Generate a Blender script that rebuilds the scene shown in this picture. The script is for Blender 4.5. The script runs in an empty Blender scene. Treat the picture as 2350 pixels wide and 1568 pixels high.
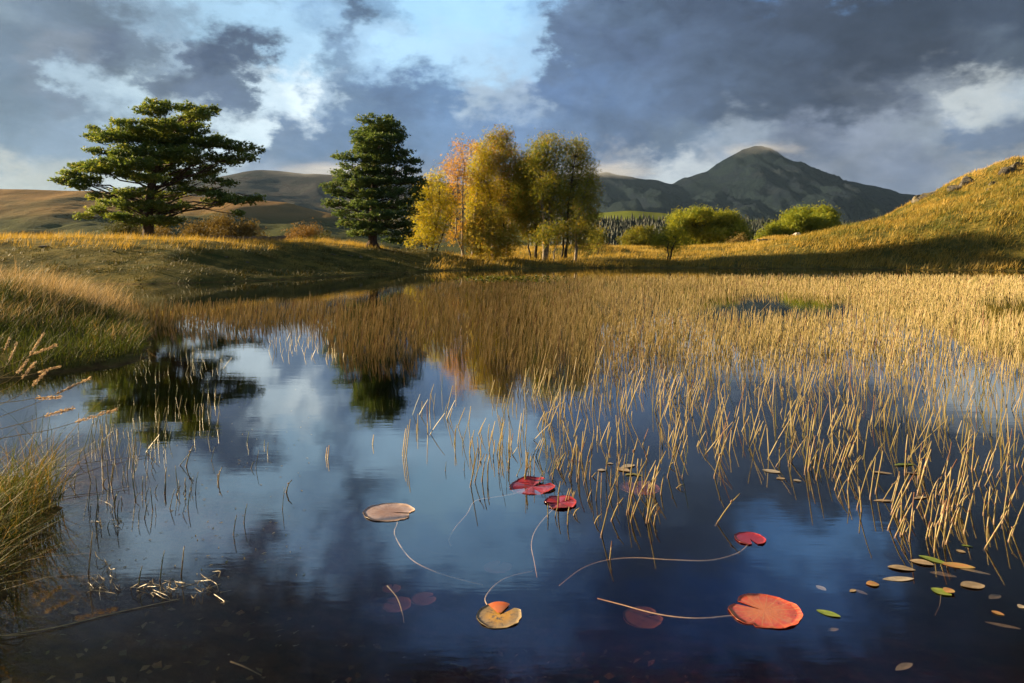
import bpy, math, random
import numpy as np
from mathutils import Vector, Matrix

random.seed(7)
RNG = np.random.default_rng(11)
sc = bpy.context.scene
COL = sc.collection

# ------------------------------------------------------------------ camera
CAM_H, F, CX, HY = 1.6, 1567.0, 1175.0, 571.5       # eye height, focal length and principal point on a 2350 wide sheet
cam = bpy.data.cameras.new('camera')
cam.sensor_width = 36.0
cam.lens = 36.0 * F / 2350.0
cam.shift_y = -(784.0 - HY) / 2350.0
cam.clip_start, cam.clip_end = 0.05, 30000
camo = bpy.data.objects.new('camera', cam); COL.objects.link(camo)
camo.location = (0, 0, CAM_H); camo.rotation_euler = (math.radians(90), 0, 0)
sc.camera = camo

# ------------------------------------------------------------------ render settings
sc.render.engine = 'CYCLES'
sc.view_settings.view_transform = 'Standard'
sc.view_settings.look = 'None'
sc.view_settings.gamma = 1.0
sc.view_settings.exposure = 1.85
sc.cycles.use_denoising = True
try:
    sc.cycles.denoising_prefilter = 'ACCURATE'
except Exception:
    pass
sc.cycles.max_bounces = 8
sc.cycles.diffuse_bounces = 2
sc.cycles.glossy_bounces = 3
sc.cycles.transmission_bounces = 4
sc.cycles.transparent_max_bounces = 8
sc.cycles.volume_bounces = 0
sc.cycles.caustics_reflective = False
sc.cycles.caustics_refractive = False

# ------------------------------------------------------------------ sun and sky
SUN_AZ, SUN_EL = math.radians(-74), math.radians(15.0)
SUN = Vector((math.cos(SUN_EL) * math.sin(SUN_AZ), math.cos(SUN_EL) * math.cos(SUN_AZ), math.sin(SUN_EL)))
sl = bpy.data.lights.new('sun', 'SUN')
sl.energy = 5.0; sl.angle = math.radians(0.53); sl.color = (1.0, 0.745, 0.42)
so = bpy.data.objects.new('sun', sl); COL.objects.link(so)
so.rotation_euler = SUN.to_track_quat('Z', 'Y').to_euler()


def lin(c, s=1.0):
    o = []
    for v in c:
        v = v / 255.0
        o.append((v / 12.92 if v <= 0.04045 else ((v + 0.055) / 1.055) ** 2.4) * s)
    return tuple(o)


class E:
    """one value in a node tree; arithmetic on it adds Math nodes"""
    def __init__(self, t, s): self.t, self.s = t, s
    def op(self, o, b=None, c=None):
        n = self.t.nodes.new('ShaderNodeMath'); n.operation = o
        for i, v in enumerate((self, b, c)):
            if v is None: continue
            if isinstance(v, E): self.t.links.new(v.s, n.inputs[i])
            else: n.inputs[i].default_value = v
        return E(self.t, n.outputs[0])
    def __add__(self, b): return self.op('ADD', b)
    def __sub__(self, b): return self.op('SUBTRACT', b)
    def __mul__(self, b): return self.op('MULTIPLY', b)
    def __truediv__(self, b): return self.op('DIVIDE', b)
    def smooth(self, a, b, lo=0.0, hi=1.0):
        n = self.t.nodes.new('ShaderNodeMapRange'); n.interpolation_type = 'SMOOTHSTEP'
        self.t.links.new(self.s, n.inputs[0])
        n.inputs[1].default_value = a; n.inputs[2].default_value = b
        n.inputs[3].default_value = lo; n.inputs[4].default_value = hi
        return E(self.t, n.outputs[0])


def N(t, kind, **kw):
    n = t.nodes.new(kind)
    for k, v in kw.items():
        if k in n.inputs: n.inputs[k].default_value = v
        else: setattr(n, k, v)
    return n


def noise(t, vec, scale, detail=4.0, rough=0.55, dist=0.0, dims='3D'):
    n = N(t, 'ShaderNodeTexNoise'); n.noise_dimensions = dims
    n.inputs['Scale'].default_value = scale; n.inputs['Detail'].default_value = detail
    n.inputs['Roughness'].default_value = rough; n.inputs['Distortion'].default_value = dist
    if vec is not None: t.links.new(vec, n.inputs['Vector'])
    return n


def vscale(t, vec, s, off=(0, 0, 0)):
    n = N(t, 'ShaderNodeVectorMath'); n.operation = 'MULTIPLY_ADD'
    t.links.new(vec, n.inputs[0]); n.inputs[1].default_value = s; n.inputs[2].default_value = off
    return n.outputs[0]


def mixrgb(t, fac, a, b, mode='MIX'):
    n = N(t, 'ShaderNodeMix'); n.data_type = 'RGBA'; n.blend_type = mode
    for sock, v in ((n.inputs[0], fac), (n.inputs[6], a), (n.inputs[7], b)):
        if isinstance(v, E): t.links.new(v.s, sock)
        elif isinstance(v, bpy.types.NodeSocket): t.links.new(v, sock)
        elif isinstance(v, (int, float)): sock.default_value = v
        else: sock.default_value = (*v, 1.0)
    return n.outputs[2]


def ramp(t, fac, stops, interp='LINEAR'):
    n = N(t, 'ShaderNodeValToRGB'); cr = n.color_ramp; cr.interpolation = interp
    cr.elements[0].position = stops[0][0]; cr.elements[-1].position = stops[-1][0]
    while len(cr.elements) < len(stops): cr.elements.new(0.5)
    for el, (p, c) in zip(cr.elements, stops):
        el.position = p; el.color = c if len(c) == 4 else (*c, 1.0)
    if isinstance(fac, E): t.links.new(fac.s, n.inputs[0])
    elif fac is not None: t.links.new(fac, n.inputs[0])
    return n


world = bpy.data.worlds.new('World'); sc.world = world
world.use_nodes = True
wt = world.node_tree; wt.nodes.clear()
# cloud colours by height above the horizon (rows) and direction (stops); a fourth value below 1 lets the clear sky through
ROWS = [
    (-900, [(0, (44, 48, 56)), (1175, (38, 46, 62)), (2350, (38, 42, 52))]),
    (-450, [(0, (40, 42, 46)), (500, (34, 36, 42)), (1000, (28, 34, 48)), (1350, (26, 38, 66), .9), (1700, (28, 38, 60)), (2000, (28, 42, 72), .9), (2350, (32, 35, 42))]),
    (-270, [(0, (66, 74, 90)), (300, (56, 64, 80)), (560, (42, 48, 62)), (760, (52, 66, 92)), (1020, (66, 104, 162), .7), (1250, (60, 100, 164), .6), (1420, (44, 62, 100)), (1620, (50, 76, 124)), (1880, (58, 98, 164), .6), (2060, (48, 58, 80)), (2350, (46, 52, 66))]),
    (-110, [(0, (104, 114, 128)), (230, (124, 136, 150)), (400, (176, 198, 218)), (520, (150, 174, 202)), (590, (66, 76, 98)), (690, (150, 182, 216)), (800, (92, 112, 146)), (930, (150, 188, 226)), (1180, (146, 188, 230), .8), (1330, (92, 116, 156)), (1450, (60, 70, 94)), (1650, (66, 78, 104)), (1760, (96, 136, 188)), (1890, (112, 166, 230), .6), (2010, (80, 98, 130)), (2120, (50, 58, 72)), (2350, (50, 57, 70))]),
    (15, [(0, (110, 121, 135)), (120, (98, 110, 128)), (250, (96, 108, 126)), (370, (135, 155, 175)), (460, (158, 186, 208)), (640, (166, 196, 220)), (740, (140, 168, 196)), (805, (84, 102, 128)), (870, (130, 160, 190)), (950, (166, 203, 230)), (1130, (170, 206, 233)), (1250, (145, 180, 214)), (1310, (98, 114, 140)), (1450, (84, 98, 122)), (1650, (72, 83, 105)), (1850, (60, 68, 85)), (2080, (57, 65, 81)), (2350, (63, 71, 87))]),
    (110, [(0, (96, 108, 126)), (110, (110, 116, 130)), (230, (84, 94, 116)), (320, (100, 112, 130)), (370, (140, 155, 172)), (410, (86, 97, 120)), (500, (66, 78, 104)), (600, (74, 86, 110)), (660, (165, 192, 215)), (720, (172, 200, 222)), (790, (120, 142, 168)), (860, (165, 192, 216)), (930, (176, 206, 230)), (1080, (172, 200, 224)), (1230, (160, 188, 214)), (1290, (92, 108, 136)), (1450, (86, 100, 128)), (1600, (80, 92, 115)), (1760, (69, 79, 99)), (1950, (54, 61, 77)), (2150, (64, 71, 87)), (2350, (80, 88, 102))]),
    (215, [(0, (98, 112, 132)), (120, (104, 114, 132)), (195, (160, 175, 190)), (300, (180, 194, 205)), (370, (96, 107, 128)), (480, (86, 98, 122)), (545, (90, 103, 126)), (600, (200, 212, 222)), (700, (226, 232, 236)), (755, (165, 180, 198)), (820, (104, 124, 152)), (900, (92, 112, 144)), (1000, (98, 122, 156)), (1090, (160, 172, 188)), (1200, (150, 163, 182)), (1290, (92, 112, 146)), (1430, (92, 109, 138)), (1570, (86, 99, 124)), (1720, (74, 84, 104)), (1880, (64, 72, 90)), (2010, (80, 86, 102)), (2130, (120, 124, 134)), (2230, (182, 182, 182)), (2350, (158, 163, 170))]),
    (315, [(0, (104, 119, 140)), (120, (112, 126, 146)), (300, (120, 133, 152)), (480, (196, 206, 214)), (560, (208, 216, 222)), (620, (106, 122, 148)), (760, (94, 114, 144)), (950, (102, 125, 158)), (1150, (106, 128, 162)), (1300, (98, 116, 146)), (1450, (88, 102, 128)), (1580, (100, 112, 132)), (1700, (138, 144, 156)), (1850, (104, 110, 128)), (2000, (128, 132, 146)), (2130, (134, 139, 150)), (2230, (104, 115, 136)), (2350, (104, 114, 134))]),
    (405, [(0, (168, 164, 160)), (150, (160, 160, 162)), (350, (186, 186, 184)), (600, (130, 138, 156)), (900, (102, 116, 142)), (1200, (112, 120, 140)), (1400, (140, 140, 150)), (1540, (188, 188, 190)), (1700, (140, 143, 154)), (1900, (126, 129, 142)), (2080, (112, 118, 136)), (2350, (150, 148, 150))]),
    (560, [(0, (205, 188, 160)), (300, (185, 176, 165)), (900, (120, 128, 146)), (1500, (150, 150, 156)), (2350, (140, 140, 148))]),
]
SKY_GAIN = 0.35
tc = N(wt, 'ShaderNodeTexCoord')
sep = N(wt, 'ShaderNodeSeparateXYZ'); wt.links.new(tc.outputs['Generated'], sep.inputs[0])
dx, dy, dz = (E(wt, sep.outputs[i]) for i in range(3))
stretched = vscale(wt, tc.outputs['Generated'], (1.0, 1.0, 1.7))
w1 = noise(wt, vscale(wt, stretched, (1, 1, 1), (3.1, 1.7, 0.4)), 4.2, 2.0, 0.5)
w2 = noise(wt, vscale(wt, stretched, (1, 1, 1), (0.3, 5.2, 2.9)), 13.0, 5.0, 0.58)
s1 = N(wt, 'ShaderNodeSeparateColor'); wt.links.new(w1.outputs['Color'], s1.inputs[0])
s2 = N(wt, 'ShaderNodeSeparateColor'); wt.links.new(w2.outputs['Color'], s2.inputs[0])
n1a, n1e = E(wt, s1.outputs[0]) - 0.5, E(wt, s1.outputs[1]) - 0.5
n2a, n2e = E(wt, s2.outputs[0]) - 0.5, E(wt, s2.outputs[1]) - 0.5
az = dx.op('ARCTAN2', dy) + n1a * 0.08 + n2a * 0.17
cosaz = (dy / ((dx * dx + dy * dy).op('SQRT') + 1e-4)).op('MAXIMUM', 0.78)      # rows bow with the direction
w3 = noise(wt, vscale(wt, stretched, (1, 1, 1), (9.3, 2.2, 6.9)), 34.0, 5.0, 0.6)
s3 = N(wt, 'ShaderNodeSeparateColor'); wt.links.new(w3.outputs['Color'], s3.inputs[0])
az = az + (E(wt, s3.outputs[0]) - 0.5) * 0.10
el = dz.op('ARCSINE') / cosaz + n1e * 0.05 + n2e * 0.11 + (E(wt, s3.outputs[1]) - 0.5) * 0.07
TK = math.tanh(1.1 * math.pi)
tpos = (az * 1.1).op('TANH') * (0.5 / TK) + 0.5


def t_of(u): return 0.5 + 0.5 * math.tanh(1.1 * math.atan((u - CX) / F)) / TK


col = alpha = None
prev_e = None
for v, stops in ROWS[::-1]:
    st = [(0.0, (*lin((120, 128, 142)), 1.0)), ]
    if v > 300: st.append((0.10, (*lin((215, 195, 165)), 1.0)))
    for s in stops: st.append((t_of(s[0]), (*lin(s[1]), s[2] if len(s) > 2 else 1.0)))
    st.append((1.0, (*lin((120, 128, 142)), 1.0)))
    r = ramp(wt, tpos, st, 'EASE')
    e = math.atan((HY - v) / F)
    if col is None: col, alpha = r.outputs[0], E(wt, r.outputs[1])
    else:
        mr = N(wt, 'ShaderNodeMapRange'); mr.interpolation_type = 'SMOOTHSTEP'
        wt.links.new(el.s, mr.inputs[0]); mr.inputs[1].default_value = prev_e + .14 * (e - prev_e); mr.inputs[2].default_value = prev_e + .86 * (e - prev_e)
        f = E(wt, mr.outputs[0])
        col = mixrgb(wt, f, col, r.outputs[0])
        a2 = E(wt, r.outputs[1])
        alpha = alpha + (a2 - alpha) * f
    prev_e = e
# lumps and wisps inside the clouds
d1 = noise(wt, vscale(wt, stretched, (1, 1, 1), (7.7, 0.2, 1.1)), 9.0, 6.0, 0.6, 0.4)
d2 = noise(wt, vscale(wt, stretched, (1, 1, 1.0), (1.7, 8.2, 4.1)), 30.0, 5.0, 0.6, 0.6)
lump = (E(wt, d1.outputs[0]) - 0.5) * 1.15 + (E(wt, d2.outputs[0]) - 0.5) * 0.5 + 1.02
lum = N(wt, 'ShaderNodeRGBToBW'); wt.links.new(col, lum.inputs[0])
lump = (lump - 1.0) * E(wt, lum.outputs[0]).smooth(.28, .52, 1.0, .22) + 1.0
vm = N(wt, 'ShaderNodeVectorMath'); vm.operation = 'SCALE'
cool = mixrgb(wt, 1.0, col, (.915, 1.015, 1.06), 'MULTIPLY'); wt.links.new(cool, vm.inputs[0]); wt.links.new(lump.s, vm.inputs['Scale'])
bgc = N(wt, 'ShaderNodeBackground'); wt.links.new(vm.outputs[0], bgc.inputs[0]); bgc.inputs[1].default_value = SKY_GAIN
sky = N(wt, 'ShaderNodeTexSky'); sky.sky_type = 'NISHITA'; sky.sun_disc = False
sky.sun_elevation = SUN_EL; sky.sun_rotation = SUN_AZ % (2 * math.pi)
sky.air_density = 1.0; sky.dust_density = 0.6; sky.ozone_density = 1.5
bgs = N(wt, 'ShaderNodeBackground'); wt.links.new(sky.outputs[0], bgs.inputs[0]); bgs.inputs[1].default_value = 0.05
mx = N(wt, 'ShaderNodeMixShader'); wt.links.new(alpha.s, mx.inputs[0])
wt.links.new(bgs.outputs[0], mx.inputs[1]); wt.links.new(bgc.outputs[0], mx.inputs[2])
wo = N(wt, 'ShaderNodeOutputWorld'); wt.links.new(mx.outputs[0], wo.inputs[0])
world.cycles.sampling_method = 'MANUAL'; world.cycles.sample_map_resolution = 512
# ==== END OF LIGHT ====

# ------------------------------------------------------------------ small tools
def smooth(x, a=0.0, b=1.0):
    t = np.clip((x - a) / (b - a), 0, 1); return t * t * (3 - 2 * t)


def gnd(u, v, z=0.0):
    """point at height z seen at (u, v)"""
    D = (CAM_H - z) * F / (v - HY); return np.array([D * (u - CX) / F, D, z])


def far(u, v, D):
    return np.array([D * (u - CX) / F, D, CAM_H + D * (HY - v) / F])


def hash2(ix, iy, seed):
    h = (ix.astype(np.int64) * 374761393 + iy.astype(np.int64) * 668265263 + seed * 1442695041) & 0x7fffffff
    h = ((h ^ (h >> 13)) * 1274126177) & 0x7fffffff
    return ((h ^ (h >> 16)) & 0xffff) / 65535.0


def vnoise(x, y, seed=0):
    ix, iy = np.floor(x), np.floor(y); fx, fy = x - ix, y - iy
    fx, fy = fx * fx * (3 - 2 * fx), fy * fy * (3 - 2 * fy)
    ix, iy = ix.astype(np.int64), iy.astype(np.int64)
    a, b = hash2(ix, iy, seed), hash2(ix + 1, iy, seed)
    c, d = hash2(ix, iy + 1, seed), hash2(ix + 1, iy + 1, seed)
    return (a * (1 - fx) + b * fx) * (1 - fy) + (c * (1 - fx) + d * fx) * fy


def fbm(x, y, octaves=4, seed=0):
    s, amp, tot = 0.0, 1.0, 0.0
    for o in range(octaves):
        s = s + amp * (vnoise(x, y, seed + o) - 0.5); tot += amp
        amp *= 0.5; x, y = x * 2.03 + 17.1, y * 2.03 + 5.7
    return s / tot


def poly_sd(poly, x, y):
    """signed distance to a polygon, positive outside"""
    P = np.asarray(poly, float); Q = np.roll(P, -1, 0)
    d = np.full(x.shape, 1e18); ins = np.zeros(x.shape, bool)
    for (ax, ay), (bx, by) in zip(P, Q):
        ex, ey = bx - ax, by - ay
        t = np.clip(((x - ax) * ex + (y - ay) * ey) / (ex * ex + ey * ey), 0, 1)
        d = np.minimum(d, (x - ax - t * ex) ** 2 + (y - ay - t * ey) ** 2)
        if ay != by:
            c = (ay > y) != (by > y)
            ins ^= c & (x < ex * (y - ay) / ey + ax)
    d = np.sqrt(d); return np.where(ins, -d, d)


def make_mesh(name, V, faces, mats, attrs=None, smooth_shade=False, mat_idx=None):
    """V (n,3); faces: list of (m,k) index arrays"""
    V = np.ascontiguousarray(V, np.float32)
    me = bpy.data.meshes.new(name)
    me.vertices.add(len(V)); me.vertices.foreach_set('co', V.ravel())
    tot = np.concatenate([np.full(len(f), f.shape[1], np.int32) for f in faces])
    idx = np.concatenate([np.asarray(f, np.int32).ravel() for f in faces])
    st = np.concatenate([[0], np.cumsum(tot)[:-1]]).astype(np.int32)
    me.loops.add(len(idx)); me.loops.foreach_set('vertex_index', idx)
    me.polygons.add(len(tot)); me.polygons.foreach_set('loop_start', st)
    try: me.polygons.foreach_set('loop_total', tot)
    except Exception: pass
    if mat_idx is not None: me.polygons.foreach_set('material_index', np.asarray(mat_idx, np.int32))
    me.polygons.foreach_set('use_smooth', np.full(len(tot), smooth_shade, bool))
    for m in (mats if isinstance(mats, (list, tuple)) else [mats]): me.materials.append(m)
    for k, a in (attrs or {}).items():
        at = me.attributes.new(k, 'FLOAT', 'POINT'); at.data.foreach_set('value', np.ascontiguousarray(a, np.float32))
    me.update(calc_edges=True)
    return me


def link(name, me, parent=None, loc=None):
    o = bpy.data.objects.new(name, me); COL.objects.link(o)
    if parent is not None: o.parent = parent
    if loc is not None: o.location = loc
    return o


def tag(o, label=None, cat=None, group=None, kind=None):
    if label: o['label'] = label
    if cat: o['category'] = cat
    if group: o['group'] = group
    if kind: o['kind'] = kind
    return o


def root(name, loc, label, cat, group=None):
    o = bpy.data.objects.new(name, None); COL.objects.link(o)
    o.empty_display_size = 0.2; o.location = loc
    return tag(o, label, cat, group)


class Geo:
    """collects pieces of one mesh"""
    def __init__(self): self.V, self.F3, self.F4, self.T, self.n = [], [], [], [], 0
    def add(self, V, F3=None, F4=None, tint=0.5):
        V = np.asarray(V, float).reshape(-1, 3)
        self.V.append(V)
        if F3 is not None and len(F3): self.F3.append(np.asarray(F3).reshape(-1, 3) + self.n)
        if F4 is not None and len(F4): self.F4.append(np.asarray(F4).reshape(-1, 4) + self.n)
        self.T.append(np.broadcast_to(np.asarray(tint, float), (len(V),))); self.n += len(V)
    def mesh(self, name, mats, origin=(0, 0, 0), smooth_shade=False):
        V = np.concatenate(self.V) - np.asarray(origin, float)
        F = []
        if self.F3: F.append(np.concatenate(self.F3))
        if self.F4: F.append(np.concatenate(self.F4))
        return make_mesh(name, V, F, mats, {'tint': np.concatenate(self.T)}, smooth_shade)


def frames(n_dir, spin):
    """(N,3,3) columns right, fwd, up=n_dir"""
    w = n_dir / np.linalg.norm(n_dir, axis=1, keepdims=True)
    ref = np.where(np.abs(w[:, 2:3]) < 0.95, np.array([[0., 0, 1]]), np.array([[1., 0, 0]]))
    a = np.cross(ref, w); a /= np.linalg.norm(a, axis=1, keepdims=True)
    b = np.cross(w, a)
    c, s = np.cos(spin)[:, None], np.sin(spin)[:, None]
    return np.stack([a * c + b * s, -a * s + b * c, w], 2)


def batch(geo, tv, tf, pos, fr, scale, tint):
    tv = np.asarray(tv, float); tf = np.asarray(tf)
    n, k = len(pos), len(tv)
    sc_ = np.asarray(scale, float)
    if sc_.ndim == 1: sc_ = sc_[:, None]
    L = tv[None] * sc_[:, None, :]
    V = np.einsum('nij,nkj->nki', fr, L) + pos[:, None, :]
    Fc = (tf[None] + (np.arange(n) * k)[:, None, None]).reshape(-1, tf.shape[1])
    geo.add(V.reshape(-1, 3), Fc if tf.shape[1] == 3 else None, Fc if tf.shape[1] == 4 else None, np.repeat(tint, k))


def blades(geo, base, h, lean, w, tint, seg=2, curl=0.5, facing=None):
    """flat grass blades; lean (N,2) sideways travel of the tip as a share of h"""
    n = len(base)
    ang = RNG.uniform(0, np.pi, n) if facing is None else facing
    side = np.stack([np.cos(ang), np.sin(ang), np.zeros(n)], 1)
    ts = np.linspace(0, 1, seg + 1)
    rows = []
    for t in ts:
        off = (t ** (1 + curl))
        c = base + np.stack([lean[:, 0] * h * off, lean[:, 1] * h * off, h * t * (1 - 0.25 * t * np.hypot(lean[:, 0], lean[:, 1]))], 1)
        ww = w * (1 - t) ** 0.6 if t < 1 else w * 0.08
        rows.append(c - side * (ww * .5)[:, None]); rows.append(c + side * (ww * .5)[:, None])
    V = np.stack(rows, 1)
    k = 2 * (seg + 1)
    q = np.array([[2 * i, 2 * i + 1, 2 * i + 3, 2 * i + 2] for i in range(seg)])
    Fc = (q[None] + (np.arange(n) * k)[:, None, None]).reshape(-1, 4)
    geo.add(V.reshape(-1, 3), None, Fc, np.repeat(tint, k))


def tube(geo, pts, rad, k=6, tint=0.5, cap=False):
    pts = np.asarray(pts, float); n = len(pts)
    rad = np.broadcast_to(np.asarray(rad, float), (n,))
    d = np.gradient(pts, axis=0); d /= np.linalg.norm(d, axis=1, keepdims=True) + 1e-9
    ref = np.array([0.31, 0.91, 0.2]) if abs(d[0, 2]) > .6 else np.array([0., 0, 1])
    a = np.cross(d, ref); a /= np.linalg.norm(a, axis=1, keepdims=True) + 1e-9
    b = np.cross(d, a)
    th = np.arange(k) * 2 * np.pi / k
    V = pts[:, None] + rad[:, None, None] * (a[:, None] * np.cos(th)[None, :, None] + b[:, None] * np.sin(th)[None, :, None])
    i = np.arange(n - 1)[:, None] * k; j = np.arange(k)[None]
    j2 = (j + 1) % k
    q = np.stack([i + j, i + j2, i + k + j2, i + k + j], 2).reshape(-1, 4)
    V = V.reshape(-1, 3); F3 = None
    if cap:
        V = np.concatenate([V, pts[-1:]]); o = (n - 1) * k
        F3 = np.array([[o + m, o + (m + 1) % k, n * k] for m in range(k)])
    geo.add(V, F3, q, tint)


# ------------------------------------------------------------------ materials
def mat_base(name):
    m = bpy.data.materials.new(name); m.use_nodes = True
    t = m.node_tree; t.nodes.clear()
    out = N(t, 'ShaderNodeOutputMaterial')
    return m, t, out


def principled(t, color=None, rough=0.8, spec=0.3, bump=None, bstr=0.3, bdist=0.02):
    p = N(t, 'ShaderNodeBsdfPrincipled'); p.inputs['Roughness'].default_value = rough
    p.inputs['Specular IOR Level'].default_value = spec
    if isinstance(color, bpy.types.NodeSocket): t.links.new(color, p.inputs['Base Color'])
    elif color is not None: p.inputs['Base Color'].default_value = (*color, 1)
    if bump is not None:
        b = N(t, 'ShaderNodeBump'); b.inputs['Strength'].default_value = bstr; b.inputs['Distance'].default_value = bdist
        t.links.new(bump, b.inputs['Height']); t.links.new(b.outputs[0], p.inputs['Normal'])
    return p


def foliage_mat(name, stops, trans=0.35, rough=0.6, spec=0.25, warm=(1.25, 1.1, .6)):
    """leaf material: colour from the leaf's own tint value, part of the light shines through"""
    m, t, out = mat_base(name)
    a = N(t, 'ShaderNodeAttribute'); a.attribute_name = 'tint'
    r = ramp(t, a.outputs['Fac'], stops)
    p = principled(t, r.outputs[0], rough, spec)
    tr = N(t, 'ShaderNodeBsdfTranslucent')
    g = mixrgb(t, 1.0, r.outputs[0], warm, 'MULTIPLY'); t.links.new(g, tr.inputs[0])
    mxs = N(t, 'ShaderNodeMixShader'); mxs.inputs[0].default_value = trans
    t.links.new(p.outputs[0], mxs.inputs[1]); t.links.new(tr.outputs[0], mxs.inputs[2])
    t.links.new(mxs.outputs[0], out.inputs[0]); return m


def bark_mat(name, c1, c2, scale=8.0, stretch=(1, 1, .25), c3=None):
    m, t, out = mat_base(name)
    g = N(t, 'ShaderNodeTexCoord')
    n = noise(t, vscale(t, g.outputs['Object'], stretch), scale, 5, .65)
    stops = [(.3, c1), (.62, c2)] + ([(.7, c3)] if c3 else [])
    r = ramp(t, n.outputs[0], stops)
    p = principled(t, r.outputs[0], .85, .2, n.outputs[0], .7, .04)
    t.links.new(p.outputs[0], out.inputs[0]); return m


def ground_mat(name, layers, bump_scale=3.0, bdist=.12, mud=True):
    """layers: list of (noise scale, low, high, colour) laid over the first colour"""
    m, t, out = mat_base(name)
    g = N(t, 'ShaderNodeNewGeometry')
    c = None
    for i, (s, lo, hi, colr) in enumerate(layers):
        if c is None:
            c = mixrgb(t, 0.0, colr, colr); continue
        n = noise(t, vscale(t, g.outputs['Position'], (1, 1, 1), (i * 13.7, i * 5.1, i * 2.2)), s, 5, .62)
        c = mixrgb(t, E(t, n.outputs[0]).smooth(lo, hi), c, colr)
    if mud:
        sp = N(t, 'ShaderNodeSeparateXYZ'); t.links.new(g.outputs['Position'], sp.inputs[0])
        n = noise(t, g.outputs['Position'], 5.0, 5, .7)
        md = ramp(t, n.outputs[0], [(.35, (.05, .030, .012)), (.55, (.13, .080, .030)), (.7, (.25, .17, .08))])
        k = (E(t, sp.outputs[2]) + (E(t, n.outputs[0]) - .5) * .12).smooth(-.02, .06)
        c = mixrgb(t, k, md.outputs[0], c)
    bn = noise(t, g.outputs['Position'], bump_scale, 6, .7)
    p = principled(t, c, .95, .1, bn.outputs[0], .8, bdist)
    t.links.new(p.outputs[0], out.inputs[0]); return m


M = {}
M['pine'] = foliage_mat('pine_needles', [(0, (.085, .15, .045)), (.45, (.16, .245, .055)), (.8, (.27, .32, .065)), (1, (.36, .35, .08))], .45, .5, .35)
M['pine2'] = foliage_mat('dark_pine_needles', [(0, (.065, .125, .050)), (.5, (.125, .205, .058)), (1, (.17, .19, .05))], .42, .5, .35)
M['birch_gold'] = foliage_mat('golden_birch_leaves', [(0, (.20, .25, .02)), (.4, (.40, .38, .03)), (.75, (.52, .42, .035)), (1, (.55, .34, .05))], .5)
M['birch_orange'] = foliage_mat('orange_birch_leaves', [(0, (.34, .27, .03)), (.5, (.50, .33, .05)), (1, (.50, .26, .06))], .5)
M['birch_green'] = foliage_mat('green_birch_leaves', [(0, (.12, .17, .025)), (.5, (.22, .25, .03)), (.85, (.38, .31, .035)), (1, (.42, .27, .04))], .45)
M['birch_olive'] = foliage_mat('olive_birch_leaves', [(0, (.15, .19, .03)), (.5, (.26, .27, .035)), (.85, (.38, .30, .04)), (1, (.38, .20, .05))], .42)
M['oak'] = foliage_mat('oak_leaves', [(0, (.12, .18, .016)), (.5, (.24, .28, .022)), (1, (.42, .40, .04))], .35)
M['lime'] = foliage_mat('yellow_green_leaves', [(0, (.09, .12, .012)), (.5, (.16, .18, .018)), (1, (.26, .22, .025))], .42)
M['bush_tan'] = foliage_mat('tan_bush_twigs', [(0, (.10, .078, .020)), (.5, (.18, .13, .036)), (1, (.27, .20, .055))], .3)
M['bush_orange'] = foliage_mat('orange_bush_twigs', [(0, (.17, .105, .03)), (.5, (.27, .165, .045)), (1, (.34, .22, .06))], .3)
M['bush_green'] = foliage_mat('dark_bush_leaves', [(0, (.035, .050, .014)), (.5, (.07, .085, .02)), (1, (.12, .11, .03))], .3)
M['straw'] = foliage_mat('straw_stem', [(0, (.09, .13, .03)), (.18, (.17, .17, .055)), (.35, (.31, .25, .09)), (.7, (.48, .38, .17)), (.9, (.62, .52, .31)), (1, (.26, .13, .075))], .36, .42, .4, (1.05, 1.02, .9))
M['grass_straw'] = foliage_mat('dry_grass', [(0, (.08, .085, .03)), (.3, (.19, .14, .06)), (.65, (.38, .28, .15)), (1, (.52, .42, .28))], .4, .6, .25, (1.1, 1.0, .75))
M['grass_green'] = foliage_mat('green_grass', [(0, (.030, .052, .010)), (.5, (.060, .085, .014)), (.8, (.12, .11, .025)), (1, (.22, .15, .05))], .4)
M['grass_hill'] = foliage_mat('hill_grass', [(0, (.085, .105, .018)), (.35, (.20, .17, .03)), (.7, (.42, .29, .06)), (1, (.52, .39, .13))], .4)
M['grass_bank'] = foliage_mat('shade_tinted_bank_grass', [(0, (.028, .036, .007)), (.5, (.058, .058, .011)), (1, (.12, .075, .018))], .3)  # darker than the rim grass: the shade of the bank face is in the colour
M['pine_bark'] = bark_mat('pine_bark', (.030, .021, .016), (.10, .065, .045), 7.0)
M['birch_bark'] = bark_mat('birch_bark', (.06, .05, .04), (.36, .31, .25), 5.0, (1, 1, 1.6), (.46, .41, .34))
M['dark_bark'] = bark_mat('dark_bark', (.030, .024, .016), (.085, .066, .042), 7.0)
M['ground'] = ground_mat('meadow_ground', [(0, 0, 0, (.070, .070, .018)), (.35, .42, .62, (.15, .125, .027)), (1.3, .45, .7, (.20, .15, .035)), (.8, .50, .68, (.040, .052, .012)), (4.0, .55, .75, (.05, .035, .015))])
M['wall_stone'] = ground_mat('dry_stone', [(0, 0, 0, (.13, .12, .11)), (2.5, .4, .6, (.21, .19, .17)), (6., .55, .7, (.075, .070, .06))], 9, .05, False)
M['rock'] = ground_mat('hill_rock', [(0, 0, 0, (.085, .080, .072)), (.9, .45, .62, (.17, .155, .13)), (2.2, .50, .62, (.035, .032, .028)), (1.6, .52, .66, (.16, .13, .05))], 3, .35, False)

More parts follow.
